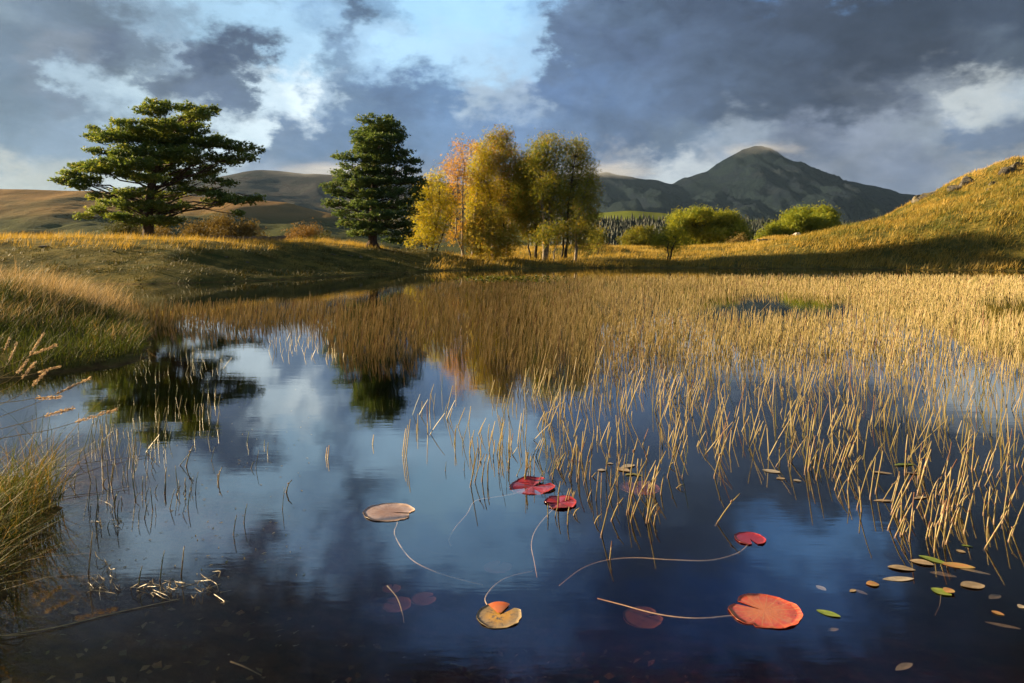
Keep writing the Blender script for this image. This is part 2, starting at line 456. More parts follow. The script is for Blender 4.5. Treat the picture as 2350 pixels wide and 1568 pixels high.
# ------------------------------------------------------------------ terrain
LAKE = [(-1.7, 1.9), (-2.0, 2.5), (-2.2, 3.0), (-2.42, 3.6), (-2.75, 4.3), (-3.4, 5.0), (-5.5, 5.6), (-9, 6.2), (-9, 7.2), (-6.4, 7.9), (-5.9, 8.8), (-5.35, 9.6), (-5.7, 10.6),
        (-6.3, 11.8), (-6.9, 12.8), (-8.6, 16), (-10.9, 19.5), (-14, 23), (-22, 26), (-40, 27), (-40, 29), (-25, 30.6), (-16.8, 31.1),
        (-14.1, 32.8), (-11.1, 36.6), (-8.9, 42.9), (-5.5, 49.6), (0, 55), (6, 57.6), (12, 57.6), (25.5, 55), (37, 49.6), (52, 43),
        (64, 25), (52, 3), (20, -2), (5, .9), (1, 1.5), (-1.0, 1.6)]
HX = [20.0, 33.0, 38.0, 43.0, 48.0, 52.0, 56.0, 60.0, 65.0, 70.0, 76.0, 90.0, 140.0], [0.0, 0.0, 0.0, 0.0, 0.0, 3.19, 5.25, 7.81, 10.25, 11.73, 13.73, 16.28, 24.78]


def land(x, y, detail=True):
    x = np.asarray(x, float); y = np.asarray(y, float)
    sd = poly_sd(LAKE, x, y) + .35 * fbm(x / 1.7, y / 1.7, 3, 40)
    s = np.maximum(sd, 0)
    z = .05 + .28 * (1 - np.exp(-s / 1.6))
    wl = smooth(-x, 1.5, 8) * smooth(y, 24, 30)
    HL = np.interp(x, [-60, -30, -15, -11, -8, -5, 0], [2.3, 2.1, 2.0, 1.55, 1.2, .95, .6])
    z += wl * (HL - .3) * smooth(s, -.5, 9.5)
    wr = (1 - wl) * smooth(y, 42, 50)
    z += wr * (.45 * smooth(s, 0, 12) + .95 * smooth(y, 68, 92))
    hx = np.interp(x + 1.5 * fbm(x / 9, y / 9, 2, 71), *HX)
    q = np.clip((y - 58) / 41, 0, 1)
    apron = np.interp(x, [14, 20, 25, 31, 37, 43, 50, 60, 90], [0, .45, 1.0, 2.1, 3.4, 4.7, 5.8, 7, 9]) * smooth(s, .5, 10.5) * (1 - smooth(y, 66, 95)) * smooth(y, 25, 40)
    hill = hx * q ** .95 * (1 - .95 * smooth(y, 98, 128))
    z += hill + apron
    z -= 8 * smooth(y, 62, 108) * smooth(-x, 0, 8)
    z -= 9 * smooth(y, 101, 150) * smooth(x, -8, 0) * smooth(-x, -44, -28)
    z += 1.9 * np.exp(-((x - 46) / 7) ** 2 - ((y - 117) / 7) ** 2)
    z += .66 * np.exp(-((x + 12.8) / 5) ** 2 - ((y - 13.5) / 4.6) ** 2) * smooth(s, 0, 2.5)
    z += .75 * np.exp(-((x + 10.6) / 2.6) ** 2 - ((y - 52) / 3.0) ** 2) * smooth(s, 0, 4) * .6
    z += .55 * np.exp(-((x + 6.5) / 2.6) ** 2 - ((y - 57) / 2.5) ** 2)
    z += .9 * np.exp(-((x - 8) / 6) ** 2 - ((y - 76) / 3.5) ** 2)
    if detail:
        on = smooth(s, 0, 2.0)
        hw = smooth(hill + apron, .5, 4)
        z += on * (.16 * fbm(x / 1.1, y / 1.1, 3, 3) + .55 * fbm(x / 5.5, y / 5.5, 3, 9) * smooth(y, 20, 40) + hw * 2.6 * fbm((x + .6 * y) / 12, (y - .5 * x) / 22, 4, 21) + hw * 1.0 * fbm(x / 3.6, y / 3.6, 3, 25))
    bed = -np.minimum(.85, .04 + .24 * np.maximum(-sd, 0)) + .05 * fbm(x / .5, y / .5, 3, 5)
    return np.where(sd > 0, z, np.minimum(bed, -.005))


def lz(x, y): return float(land(np.array([x]), np.array([y]))[0])


def hit(u, v, d0=3.0, d1=170.0):
    """first point of the ground met by the line of sight through (u, v)"""
    D = np.linspace(d0, d1, 1600); x = D * (u - CX) / F
    zr = CAM_H + D * (HY - v) / F
    k = np.nonzero(zr <= land(x, D))[0]
    i = k[0] if len(k) else len(D) - 1
    return np.array([x[i], D[i], land(x[i:i + 1], D[i:i + 1])[0]])


def grid_mesh(name, X, Y, Z, mat, smooth_shade=True):
    ny, nx = X.shape
    V = np.stack([X, Y, Z], 2).reshape(-1, 3)
    i = np.arange(ny - 1)[:, None] * nx; j = np.arange(nx - 1)[None]
    q = np.stack([i + j, i + j + 1, i + nx + j + 1, i + nx + j], 2).reshape(-1, 4)
    return make_mesh(name, V, [q], mat, None, smooth_shade)


gx, gy = np.arange(-78, 150.1, .5), np.arange(-9, 168.1, .5)
X, Y = np.meshgrid(gx, gy); Z = land(X, Y)
edge = np.maximum.reduce([smooth(-X, 70, 78), smooth(X, 142, 150), smooth(Y, 160, 168)])
Z = Z * (1 - edge) + -13.0 * edge
tag(link('ground', grid_mesh('ground', X, Y, Z, M['ground'])), kind='structure')

# wide valley floor out to the horizon
m, t, out = mat_base('valley_grass')
g = N(t, 'ShaderNodeNewGeometry'); n = noise(t, g.outputs['Position'], .012, 6, .6)
r = ramp(t, n.outputs[0], [(.35, (.045, .055, .018)), (.55, (.09, .08, .028)), (.7, (.05, .06, .02))])
t.links.new(principled(t, r.outputs[0], .95, .05).outputs[0], out.inputs[0]); M['valley'] = m
vx = np.linspace(-5200, 5200, 9); VX, VY = np.meshgrid(vx, np.linspace(-380, 5400, 9))
tag(link('valley_floor', grid_mesh('valley_floor', VX, VY, np.full(VX.shape, -12.0), M['valley'])), kind='structure')

# ------------------------------------------------------------------ water: a clear brown body under a mirror skin
m, t, out = mat_base('lake_water')
g = N(t, 'ShaderNodeNewGeometry')
n1 = noise(t, vscale(t, g.outputs['Position'], (.8, 3.4, 1)), 1.6, 3, .5)
n2 = noise(t, vscale(t, g.outputs['Position'], (1.0, 4.0, 1), (5, 3, 0)), 9.0, 2, .5)
bsum = E(t, n1.outputs[0]) + E(t, n2.outputs[0]) * .22
bp = N(t, 'ShaderNodeBump'); bp.inputs['Strength'].default_value = .013; bp.inputs['Distance'].default_value = .05
t.links.new(bsum.s, bp.inputs['Height'])
dt = N(t, 'ShaderNodeVectorMath'); dt.operation = 'DOT_PRODUCT'      # Schlick's mirror share, alike from above and from below
t.links.new(g.outputs['Incoming'], dt.inputs[0]); t.links.new(g.outputs['Normal'], dt.inputs[1])
grz = (E(t, dt.outputs['Value']).op('ABSOLUTE') * -1.0 + 1.0).op('MAXIMUM', 0.0).op('POWER', 3.6)
fres = grz * .90 + .10
gl = N(t, 'ShaderNodeBsdfGlossy'); gl.inputs['Roughness'].default_value = .024; gl.inputs['Color'].default_value = (1, 1, 1, 1)
t.links.new(bp.outputs[0], gl.inputs['Normal'])
tp = N(t, 'ShaderNodeBsdfTransparent'); tp.inputs['Color'].default_value = (1, 1, 1, 1)
mxs = N(t, 'ShaderNodeMixShader'); t.links.new(fres.s, mxs.inputs[0])
t.links.new(tp.outputs[0], mxs.inputs[1]); t.links.new(gl.outputs[0], mxs.inputs[2])
t.links.new(mxs.outputs[0], out.inputs['Surface'])
va = N(t, 'ShaderNodeVolumeAbsorption'); va.inputs['Color'].default_value = (.62, .42, .22, 1); va.inputs['Density'].default_value = 2.6
t.links.new(va.outputs[0], out.inputs['Volume'])
M['water'] = m
wb = np.array([[-62, -7], [78, -7], [78, 63], [-62, 63]], float)
V = np.concatenate([np.c_[wb, np.zeros(4)], np.c_[wb, np.full(4, -1.5)]])
Fq = np.array([[0, 1, 2, 3], [7, 6, 5, 4], [0, 4, 5, 1], [1, 5, 6, 2], [2, 6, 7, 3], [3, 7, 4, 0]])
tag(link('water', make_mesh('water', V, [Fq], M['water'])), kind='structure')


# ------------------------------------------------------------------ far hills
def ridge(name, D0, D1, crest, base, mat, amp, nx=420, nj=140, seed=1, power=1.15, umin=-1600, umax=3900, gully=1.0, grain=.06):
    cu, cv = zip(*crest)
    u = np.linspace(umin, umax, nx)
    zc = CAM_H + D1 * (HY - np.interp(u, cu, cv)) / F
    x = D1 * (u - CX) / F
    j = np.linspace(0, 1.55, nj)
    XX, JJ = np.meshgrid(x, j)
    YY = D0 + (D1 - D0) * JJ
    up = np.clip(JJ, 0, 1) ** power
    dn = 1 - smooth(JJ, 1.0, 1.55) * .75
    L = D1 * grain
    mid = np.clip(JJ, 0, 1) * (1.02 - np.clip(JJ, 0, 1)) * 4 * (JJ <= 1) + .16
    nz = fbm(XX / L, YY / (L * 1.6), 6, seed) * amp * mid
    nz += -np.abs(fbm(XX / (L * .9) + YY / (L * 3.5), YY / (L * 5), 4, seed + 30)) * amp * gully * mid
    ZZ = base + (zc[None] - base) * up * dn + nz
    YY = YY + fbm(XX / (L * 2), JJ * 2, 3, seed + 9) * (D1 - D0) * .18 * (JJ < 1.3)
    tag(link(name, grid_mesh(name, XX, YY, ZZ, mat)), kind='structure')
    return x, zc


def hill_mat(name, stops, scale, low=None, lo_z=0, hi_z=1, bump=4.0):
    m, t, out = mat_base(name)
    g = N(t, 'ShaderNodeNewGeometry')
    n = noise(t, vscale(t, g.outputs['Position'], (1, .6, 1.4)), scale, 9, .68)
    c = ramp(t, n.outputs[0], stops).outputs[0]
    if low:
        n2 = noise(t, vscale(t, g.outputs['Position'], (1, 1, 1), (31, 17, 3)), scale * 6, 6, .7)
        lc = ramp(t, n2.outputs[0], low).outputs[0]
        sp = N(t, 'ShaderNodeSeparateXYZ'); t.links.new(g.outputs['Position'], sp.inputs[0])
        k = (E(t, sp.outputs[2]) + (E(t, n.outputs[0]) - .5) * (hi_z - lo_z) * 2.2).smooth(lo_z, hi_z)
        c = mixrgb(t, k, lc, c)
    b = noise(t, g.outputs['Position'], scale * 9, 6, .75)
    t.links.new(principled(t, c, .95, .05, b.outputs[0], .9, bump).outputs[0], out.inputs[0]); return m


M['moor'] = hill_mat('brown_moor', [(.3, (.15, .085, .030)), (.5, (.22, .13, .045)), (.65, (.12, .09, .035))], .010, [(.35, (.030, .038, .010)), (.6, (.065, .072, .020))], 22, 40, 3)
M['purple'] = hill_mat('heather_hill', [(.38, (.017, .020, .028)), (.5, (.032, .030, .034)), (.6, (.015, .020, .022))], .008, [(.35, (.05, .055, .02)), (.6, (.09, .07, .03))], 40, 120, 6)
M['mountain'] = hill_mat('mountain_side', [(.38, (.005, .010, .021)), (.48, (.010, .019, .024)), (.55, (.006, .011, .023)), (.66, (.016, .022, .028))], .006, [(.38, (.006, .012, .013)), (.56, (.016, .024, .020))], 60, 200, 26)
M['field'] = hill_mat('green_field', [(.35, (.10, .13, .02)), (.6, (.15, .17, .03))], .02, [(.35, (.022, .03, .010)), (.6, (.045, .05, .016))], 19.5, 22.5, 1)
ridge('left_hill', 300, 700, [(-1600, 400), (-500, 425), (0, 434), (150, 436), (300, 441), (420, 447), (547, 454), (658, 466), (715, 481), (800, 500), (900, 525), (1000, 555), (1200, 580), (3900, 590)], -13, M['moor'], 14, seed=3, gully=.5)
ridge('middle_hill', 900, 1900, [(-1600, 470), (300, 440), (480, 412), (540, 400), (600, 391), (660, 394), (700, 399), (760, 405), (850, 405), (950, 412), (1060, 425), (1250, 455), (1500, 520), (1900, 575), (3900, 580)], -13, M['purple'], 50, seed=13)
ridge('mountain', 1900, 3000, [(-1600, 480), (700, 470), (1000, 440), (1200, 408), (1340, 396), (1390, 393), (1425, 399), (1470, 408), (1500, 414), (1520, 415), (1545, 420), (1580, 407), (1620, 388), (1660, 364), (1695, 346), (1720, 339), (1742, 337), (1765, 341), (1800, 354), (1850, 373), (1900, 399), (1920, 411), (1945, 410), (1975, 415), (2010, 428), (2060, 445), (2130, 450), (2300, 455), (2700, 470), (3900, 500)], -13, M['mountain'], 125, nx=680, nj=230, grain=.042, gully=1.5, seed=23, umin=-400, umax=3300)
ridge('field_hill', 260, 520, [(-1600, 585), (900, 580), (1100, 540), (1250, 507), (1360, 491), (1400, 486), (1450, 483), (1530, 487), (1570, 495), (1640, 500), (1760, 505), (1900, 515), (2000, 530), (2200, 560), (3900, 580)], -13, M['field'], 4, seed=43, power=1.0, gully=.3)

# ------------------------------------------------------------------ air
m, t, out = mat_base('air')
pv = N(t, 'ShaderNodeVolumePrincipled'); pv.inputs['Color'].default_value = (.40, .65, 1.0, 1)
pv.inputs['Density'].default_value = 3.0e-5; pv.inputs['Anisotropy'].default_value = .3
t.links.new(pv.outputs[0], out.inputs['Volume'])
a, b = np.array([-5600, -600, -16.0]), np.array([5600, 5800, 520.0])
V = np.array([[x, y, z] for z in (a[2], b[2]) for x, y in ((a[0], a[1]), (b[0], a[1]), (b[0], b[1]), (a[0], b[1]))])
Fq = np.array([[3, 2, 1, 0], [4, 5, 6, 7], [0, 1, 5, 4], [1, 2, 6, 5], [2, 3, 7, 6], [3, 0, 4, 7]])
HAZE = True
if HAZE: tag(link('haze', make_mesh('haze', V, [Fq], m)), kind='stuff')
# ==== END OF SETTING ====

# ------------------------------------------------------------------ trees
TUFT_V, TUFT_F = [], []
for i in range(8):                                  # a brush of needles
    a = i * 2.399; el_ = .25 + 1.15 * ((i * .618) % 1)
    d = np.array([math.cos(a) * math.cos(el_), math.sin(a) * math.cos(el_), math.sin(el_)])
    s_ = np.array([-math.sin(a), math.cos(a), .3])
    TUFT_V += [d * .12 - s_ * .17, d * .12 + s_ * .17, d]
    TUFT_F.append([3 * i, 3 * i + 1, 3 * i + 2])
LEAF_V = np.array([[0, -.5, 0], [.32, 0, .10], [0, .5, 0], [-.32, 0, .10]])
LEAF_F = np.array([[0, 1, 2, 3]])
SPRAY_V = np.array([[0, -.1, 0], [.16, .2, .03], [0, .5, 0], [-.16, .2, .03], [.1, -.5, 0], [.36, -.38, .05], [.45, 0, -.05], [.2, -.18, .03],
                    [-.1, -.45, -.02], [-.2, -.1, .04], [-.48, .1, 0], [-.38, -.3, .05]])
SPRAY_F = np.array([[0, 1, 2, 3], [4, 5, 6, 7], [8, 9, 10, 11]])


def unit(n):
    v = RNG.normal(size=(n, 3)); return v / np.linalg.norm(v, axis=1, keepdims=True)


def limb(geo, p0, p1, r0, r1, sag=.0, n=5, k=5, wob=.04):
    t = np.linspace(0, 1, n)[:, None]; L = np.linalg.norm(np.asarray(p1) - p0)
    pts = np.asarray(p0) * (1 - t) + np.asarray(p1) * t
    pts[:, 2] += (sag * L * np.sin(np.pi * t[:, 0]))
    pts[1:-1] += RNG.normal(size=(n - 2, 3)) * wob * L
    tube(geo, pts, r0 + (r1 - r0) * t[:, 0], k)
    return pts


def pads_to_world(pads, D, spread, to_uv):
    """pads of foliage (x, y, rx, ry) on a measured drawing of the tree -> centres and half sizes in metres, at different depths"""
    C, R = [], []
    for (px, py, rx, ry) in pads:
        u, v, k = to_uv(px, py)
        c = far(u, v, D); r = np.array([rx * k * D / F, 0, ry * k * D / F])
        C.append(c); R.append(r)
    return np.array(C), np.array(R)


def c1(px, py): return (px / 3.267) / 1.0638, (220 + py / 3.267) / 1.0638, 1 / (3.267 * 1.0638)
def c2(px, py): return (700 + px / 2.9375) / 1.0638, (250 + py / 2.9375) / 1.0638, 1 / (2.9375 * 1.0638)
def c3(px, py): return (1400 + px / 2.1364) / 1.0638, (320 + py / 2.1364) / 1.0638, 1 / (2.1364 * 1.0638)


def pine(name, label, base, C, R, trunk_pts, trunk_r, mat, tuft, dens, depth, group, flat=.85):
    rt = root(name, base, label, 'tree', group)
    gt, gc = Geo(), Geo()
    tube(gt, trunk_pts, trunk_r, 10)
    fl = np.array([[math.cos(a), math.sin(a)] for a in np.linspace(0, 6.28, 7)[:-1]])
    for a in fl:                                   # root flare
        limb(gt, base + np.array([a[0] * trunk_r[0] * .35, a[1] * trunk_r[0] * .35, .5]), base + np.array([a[0] * trunk_r[0] * 1.7, a[1] * trunk_r[0] * 1.7, -.15]), trunk_r[0] * .6, trunk_r[0] * .25, 0, 4, 6, .02)
    tz = trunk_pts[:, 2]
    limbs = []
    xmid = trunk_pts[-1][0]
    for c, r in zip(C, R):
        ry = max(r[0], .7) * flat
        off = np.abs(c[0] - np.interp(c[2], tz, trunk_pts[:, 0]))
        reach = max(depth * (1 - (off / (depth * 1.6)) ** 2), .4)
        n_copies = 2 if off < depth * .5 else 1
        for q in range(n_copies):
            dy = RNG.uniform(-1, 1) * reach if n_copies == 1 else (RNG.uniform(.15, 1) * reach * (1 if q else -1))
            cc = c + np.array([0, dy, -.04 * abs(dy)])
            zs = np.clip(cc[2] - .35 * np.hypot(cc[0] - base[0], dy) - .2, base[2] + 1.6, tz[-1] - .2)
            p0 = np.array([np.interp(zs, tz, trunk_pts[:, 0]), np.interp(zs, tz, trunk_pts[:, 1]), zs])
            g1 = Geo()
            rr = .03 + .008 * np.linalg.norm(cc - p0)
            pts = limb(g1, p0, cc - np.array([0, 0, r[2] * .35]), rr, .02, .06, 6, 5, .03)
            ns = max(3, int(6 * r[0]))
            # twigs spreading under the pad
            for _ in range(ns):
                e = cc + np.array([RNG.uniform(-1, 1) * r[0], RNG.uniform(-1, 1) * ry, RNG.uniform(-.5, .3) * r[2]])
                limb(g1, pts[RNG.integers(3, 6)], e, .022, .008, -.03, 4, 3, .05)
            limbs.append(g1)
            n = int(dens * (r[0] * ry) ** .8 * (.6 + r[2]))
            # small clumps inside the pad, then brushes of needles on each
            kcl = max(4, n // 11)
            cl = unit(kcl) * (RNG.uniform(.25, 1, (kcl, 1)) ** .5) * np.array([r[0], ry, r[2] * .85]) + cc
            ci = RNG.integers(0, kcl, n)
            pos = cl[ci] + RNG.normal(size=(n, 3)) * np.array([.24, .24, .12]) * .75
            out_ = pos - cc; out_[:, 2] = 0
            d = out_ * .45 / (r[0] + .01) + np.array([0, 0, 1.0]) + unit(n) * .45
            clt = RNG.uniform(.05, .75, kcl)
            batch(gc, TUFT_V, TUFT_F, pos, frames(d, RNG.uniform(0, 6.28, n)), tuft * RNG.uniform(.75, 1.3, n), np.clip(clt[ci] + RNG.normal(size=n) * .15, 0, 1))
    link('trunk', gt.mesh('trunk', M['pine_bark'], base, True), rt)
    allb = Geo()
    for g1 in limbs:
        V = np.concatenate(g1.V); allb.add(V, None, np.concatenate(g1.F4))
    link('limbs', allb.mesh('limbs', M['pine_bark'], base, True), rt)
    link('crown', gc.mesh('crown', mat, base), rt)
    return rt


D1 = 51.0
PADS1 = [(1200, 240, 90, 42), (1320, 215, 110, 55), (1450, 190, 120, 58), (1570, 170, 110, 52), (1680, 145, 48, 40), (1640, 235, 85, 38),
         (755, 315, 40, 38), (730, 370, 40, 40), (800, 375, 80, 52), (920, 350, 110, 58), (1060, 330, 110, 60), (1200, 330, 140, 65), (1400, 310, 140, 60), (1560, 325, 110, 50), (1650, 340, 50, 30),
         (1000, 400, 170, 48), (1300, 400, 200, 66), (1550, 420, 180, 58), (1750, 430, 140, 52), (1900, 462, 115, 48), (2030, 478, 60, 45), (1985, 545, 85, 36),
         (730, 480, 25, 28), (800, 500, 70, 26), (900, 525, 70, 30), (1150, 520, 140, 70), (1350, 520, 180, 80), (1550, 530, 180, 72), (1750, 550, 140, 60), (1880, 570, 80, 36),
         (1100, 610, 120, 55), (1250, 625, 180, 62), (1480, 640, 160, 52), (1640, 615, 110, 40),
         (470, 725, 28, 20), (540, 660, 60, 36), (640, 620, 90, 50), (750, 610, 110, 55), (860, 640, 110, 55), (960, 665, 100, 48), (540, 745, 70, 32), (660, 765, 90, 34), (590, 700, 100, 48), (740, 720, 90, 42), (1060, 685, 90, 36),
         (1330, 725, 120, 40), (1700, 725, 80, 24), (1810, 750, 60, 22), (1180, 830, 150, 45), (790, 850, 50, 26), (880, 880, 90, 42), (980, 930, 120, 50), (830, 960, 80, 34), (715, 1010, 55, 16), (900, 1010, 80, 26), (1090, 920, 100, 50), (1240, 930, 120, 58),
         (1450, 805, 110, 40), (1600, 800, 90, 32), (1740, 835, 100, 34), (1870, 880, 110, 40), (1990, 890, 80, 32), (2060, 862, 32, 12), (1890, 985, 50, 16), (1680, 900, 90, 34), (1520, 925, 80, 26), (1180, 1050, 140, 28), (1330, 1035, 90, 26), (1060, 1010, 90, 26)]
C, R = pads_to_world(PADS1, D1, 4, c1)
b1 = hit(340, 561, 40, 60); b1 = far(340, 561, D1); b1[2] = lz(b1[0], b1[1]) - .02
tp_ = [b1] + [far(*c1(x, y)[:2], D1) for x, y in ((1185, 1100), (1180, 960), (1200, 800), (1240, 640), (1300, 480), (1370, 330), (1450, 210))]
pine('scots_pine', 'broad wind-shaped scots pine standing alone on the left grassy bank', b1, C, R, np.array(tp_),
     np.array([.42, .37, .34, .30, .25, .19, .13, .05]), M['pine'], .185, 320, 3.2, 'scots pines on the far bank')

D2 = 55.0
PADS2 = [(620, 150, 80, 35), (730, 130, 30, 28), (560, 165, 50, 40), (690, 170, 90, 42), (780, 175, 50, 36), (520, 215, 55, 36), (620, 220, 110, 48), (740, 225, 90, 42), (815, 225, 40, 40),
         (510, 280, 60, 40), (610, 285, 100, 45), (720, 290, 100, 45), (820, 285, 60, 34), (490, 345, 55, 34), (580, 350, 90, 42), (690, 355, 100, 42), (800, 350, 80, 36), (865, 365, 40, 26),
         (395, 395, 45, 18), (470, 410, 70, 28), (560, 420, 90, 36), (660, 420, 100, 38), (770, 420, 100, 38), (880, 420, 70, 28), (430, 460, 60, 24), (940, 440, 22, 24),
         (370, 510, 50, 30), (450, 520, 80, 38), (560, 500, 90, 38), (680, 495, 100, 38), (800, 490, 110, 38), (900, 490, 60, 34), (300, 610, 40, 24), (370, 570, 60, 34), (450, 590, 90, 40), (560, 580, 90, 38), (690, 570, 110, 38), (820, 560, 110, 40), (930, 560, 60, 34), (970, 580, 25, 30),
         (330, 640, 60, 24), (400, 660, 80, 34), (520, 660, 90, 36), (640, 660, 100, 38), (770, 650, 110, 38), (890, 640, 80, 34), (290, 735, 40, 20), (370, 725, 90, 30), (480, 735, 100, 34), (600, 740, 100, 34), (730, 735, 110, 36), (860, 720, 90, 34), (930, 690, 40, 36),
         (400, 800, 70, 30), (500, 815, 80, 26), (640, 810, 100, 30), (770, 805, 110, 34), (880, 790, 60, 36), (450, 870, 80, 30), (550, 880, 100, 34), (660, 890, 90, 28), (770, 880, 110, 34), (870, 870, 60, 30), (520, 940, 80, 22), (620, 930, 80, 20), (820, 940, 90, 26), (760, 985, 80, 18)]
C, R = pads_to_world(PADS2, D2, 3, c2)
b2 = far(855, 574, D2); b2[2] = lz(b2[0], b2[1]) - .02
tp_ = [b2] + [far(*c2(x, y)[:2], D2) for x, y in ((617, 960), (620, 800), (628, 600), (640, 400), (655, 260), (670, 150))]
pine('scots_pine', 'tall upright dark scots pine beside the golden birches', b2, C, R, np.array(tp_),
     np.array([.40, .34, .30, .26, .19, .12, .05]), M['pine2'], .185, 255, 2.2, 'scots pines on the far bank')


def leafy(name, label, cat, base, D, blobs, to_uv, mat, leaf, dens, bark, trunks, depth=.9, group=None, droop=0.0, tint=(.1, .9), twig=.012, spread=.34, part=('trunk', 'crown'), thing_loc=None, shell=.45, fat=1.0):
    """blobs (x, y, rx, ry): leaf masses on a measured drawing; trunks: polylines of (x, y, radius) on the same drawing"""
    rt = root(name, base, label, cat, group)
    gt, gc = Geo(), Geo()
    C, R = pads_to_world(blobs, D, 1, to_uv); R = R * fat
    lines = []
    for tr in trunks:
        pts = []
        for i, (px, py, r) in enumerate(tr):
            u, v, k = to_uv(px, py); pts.append(far(u, v, D) + np.array([0, RNG.normal() * .25 * (i > 0), 0]))
        pts = np.array(pts); rr = np.array([q[2] for q in tr])
        pts[0, 2] = land(pts[:1, 0], pts[:1, 1])[0] - .08
        tt = np.linspace(0, 1, 9); ti = np.linspace(0, 1, len(pts))
        P = np.stack([np.interp(tt, ti, pts[:, i]) for i in range(3)], 1); P[1:-1] += RNG.normal(size=(7, 3)) * .05
        tube(gt, P, np.interp(tt, ti, rr), 6); lines.append(P)
    allp = np.concatenate(lines) if lines else None
    cmid = np.average(C, axis=0, weights=R[:, 0])
    wid = (C[:, 0] + R[:, 0]).max() - (C[:, 0] - R[:, 0]).min()
    for c, r in zip(C, R):
        ry = max(r[0] * .9, .4)
        k_off = np.clip(1 - (abs(c[0] - cmid[0]) / (wid * .55)) ** 2, .15, 1)
        cc = c + np.array([0, RNG.uniform(-1, 1) * wid * .38 * depth * k_off, 0])
        vol = r[0] * ry * r[2]
        n = int(dens * vol ** .78 / leaf ** 1.5 * 1.45)
        kcl = max(5, int(n / 16))
        cl = unit(kcl) * (RNG.uniform(shell ** 2, 1, (kcl, 1)) ** .5) * np.array([r[0], ry, r[2]]) + cc
        if allp is not None:
            for q in range(0, kcl, 3):
                e = cl[q]; below = allp[allp[:, 2] < e[2] - .15]
                src = below if len(below) else allp[:1]
                p0 = src[np.argmin(((src - e) ** 2 * np.array([1, 1, .55])).sum(1))]
                limb(gt, p0, e, twig * (1.0 + .5 * np.linalg.norm(e - p0)), twig * .35, .04, 5, 3, .05)
        ci = RNG.integers(0, kcl, n)
        d0 = RNG.normal(size=(n, 3)) * spread * min(1.0, r[0] + .3)
        if droop: d0[:, 2] -= np.abs(RNG.normal(size=n)) * droop
        pos = cl[ci] + d0
        dirs = unit(n) + (pos - cc) / (r[0] + .1) * .5 + np.array([0, 0, .35])
        clt = RNG.uniform(tint[0], tint[1], kcl)
        batch(gc, SPRAY_V, SPRAY_F, pos, frames(dirs, RNG.uniform(0, 6.28, n)), leaf * RNG.uniform(.7, 1.35, n), np.clip(clt[ci] + RNG.normal(size=n) * .13, 0, 1))
    if gt.n: link(part[0], gt.mesh(part[0], M[bark], base, True), rt)
    link(part[1], gc.mesh(part[1], M[mat], base), rt)
    return rt


def base_at(u, v, D, to_uv=None):
    if to_uv: u, v, _ = to_uv(u, v)
    p = far(u, v, D); p[2] = lz(p[0], p[1]); return p


GB = 'birches on the far shore'
BL = .20
leafy('birch_tree', 'small twin-trunked yellow birch at the left end of the birch clump', 'tree', base_at(1000, 1110, 60, c2), 60,
      [(1010, 590, 50, 40), (1090, 560, 60, 50), (1000, 660, 70, 50), (1110, 650, 80, 55), (970, 740, 60, 50), (1060, 740, 90, 55), (1160, 740, 70, 55), (950, 830, 60, 45), (1040, 830, 80, 45), (1150, 820, 70, 45), (980, 920, 80, 45), (1090, 920, 80, 45), (930, 990, 60, 30), (1030, 980, 70, 28)], c2,
      'birch_gold', BL, 62, 'dark_bark', [[(1000, 1115, .14), (1030, 960, .11), (1040, 800, .07), (1010, 600, .03)], [(1035, 1100, .12), (1070, 930, .10), (1085, 760, .06), (1100, 600, .03)], [(1070, 930, .06), (1150, 860, .04), (1230, 780, .02)]], group=GB, tint=(.15, .75))
leafy('birch_tree', 'slender white-stemmed birch with thin orange top in the clump', 'tree', base_at(1268, 1115, 62, c2), 62,
      [(1240, 320, 45, 40), (1310, 320, 50, 40), (1160, 430, 50, 35), (1250, 410, 60, 50), (1150, 500, 50, 45), (1230, 500, 70, 45), (1200, 590, 60, 50), (1290, 560, 50, 50), (1230, 690, 60, 45), (1190, 800, 55, 45), (1250, 900, 50, 45), (1190, 960, 50, 40)], c2,
      'birch_orange', BL * .9, 42, 'birch_bark', [[(1262, 1118, .14), (1255, 900, .11), (1262, 650, .08), (1268, 440, .05), (1245, 330, .02)], [(1275, 1118, .12), (1220, 950, .09), (1215, 700, .07), (1235, 480, .03)]], group=GB, tint=(.2, 1))
leafy('birch_tree', 'golden orange birch glowing in the middle of the clump', 'tree', base_at(1330, 1110, 64, c2), 64,
      [(1380, 350, 60, 50), (1370, 430, 80, 55), (1440, 450, 70, 60), (1340, 520, 70, 60), (1420, 540, 80, 60), (1360, 620, 80, 55), (1460, 640, 80, 60), (1330, 710, 70, 50), (1420, 730, 90, 60), (1350, 800, 80, 50), (1460, 820, 80, 50), (1320, 900, 60, 50)], c2,
      'birch_gold', BL, 66, 'birch_bark', [[(1330, 1110, .15), (1345, 850, .11), (1370, 600, .08), (1385, 380, .03)], [(1480, 1100, .13), (1470, 800, .10), (1440, 520, .04)]], group=GB, tint=(.15, .85))
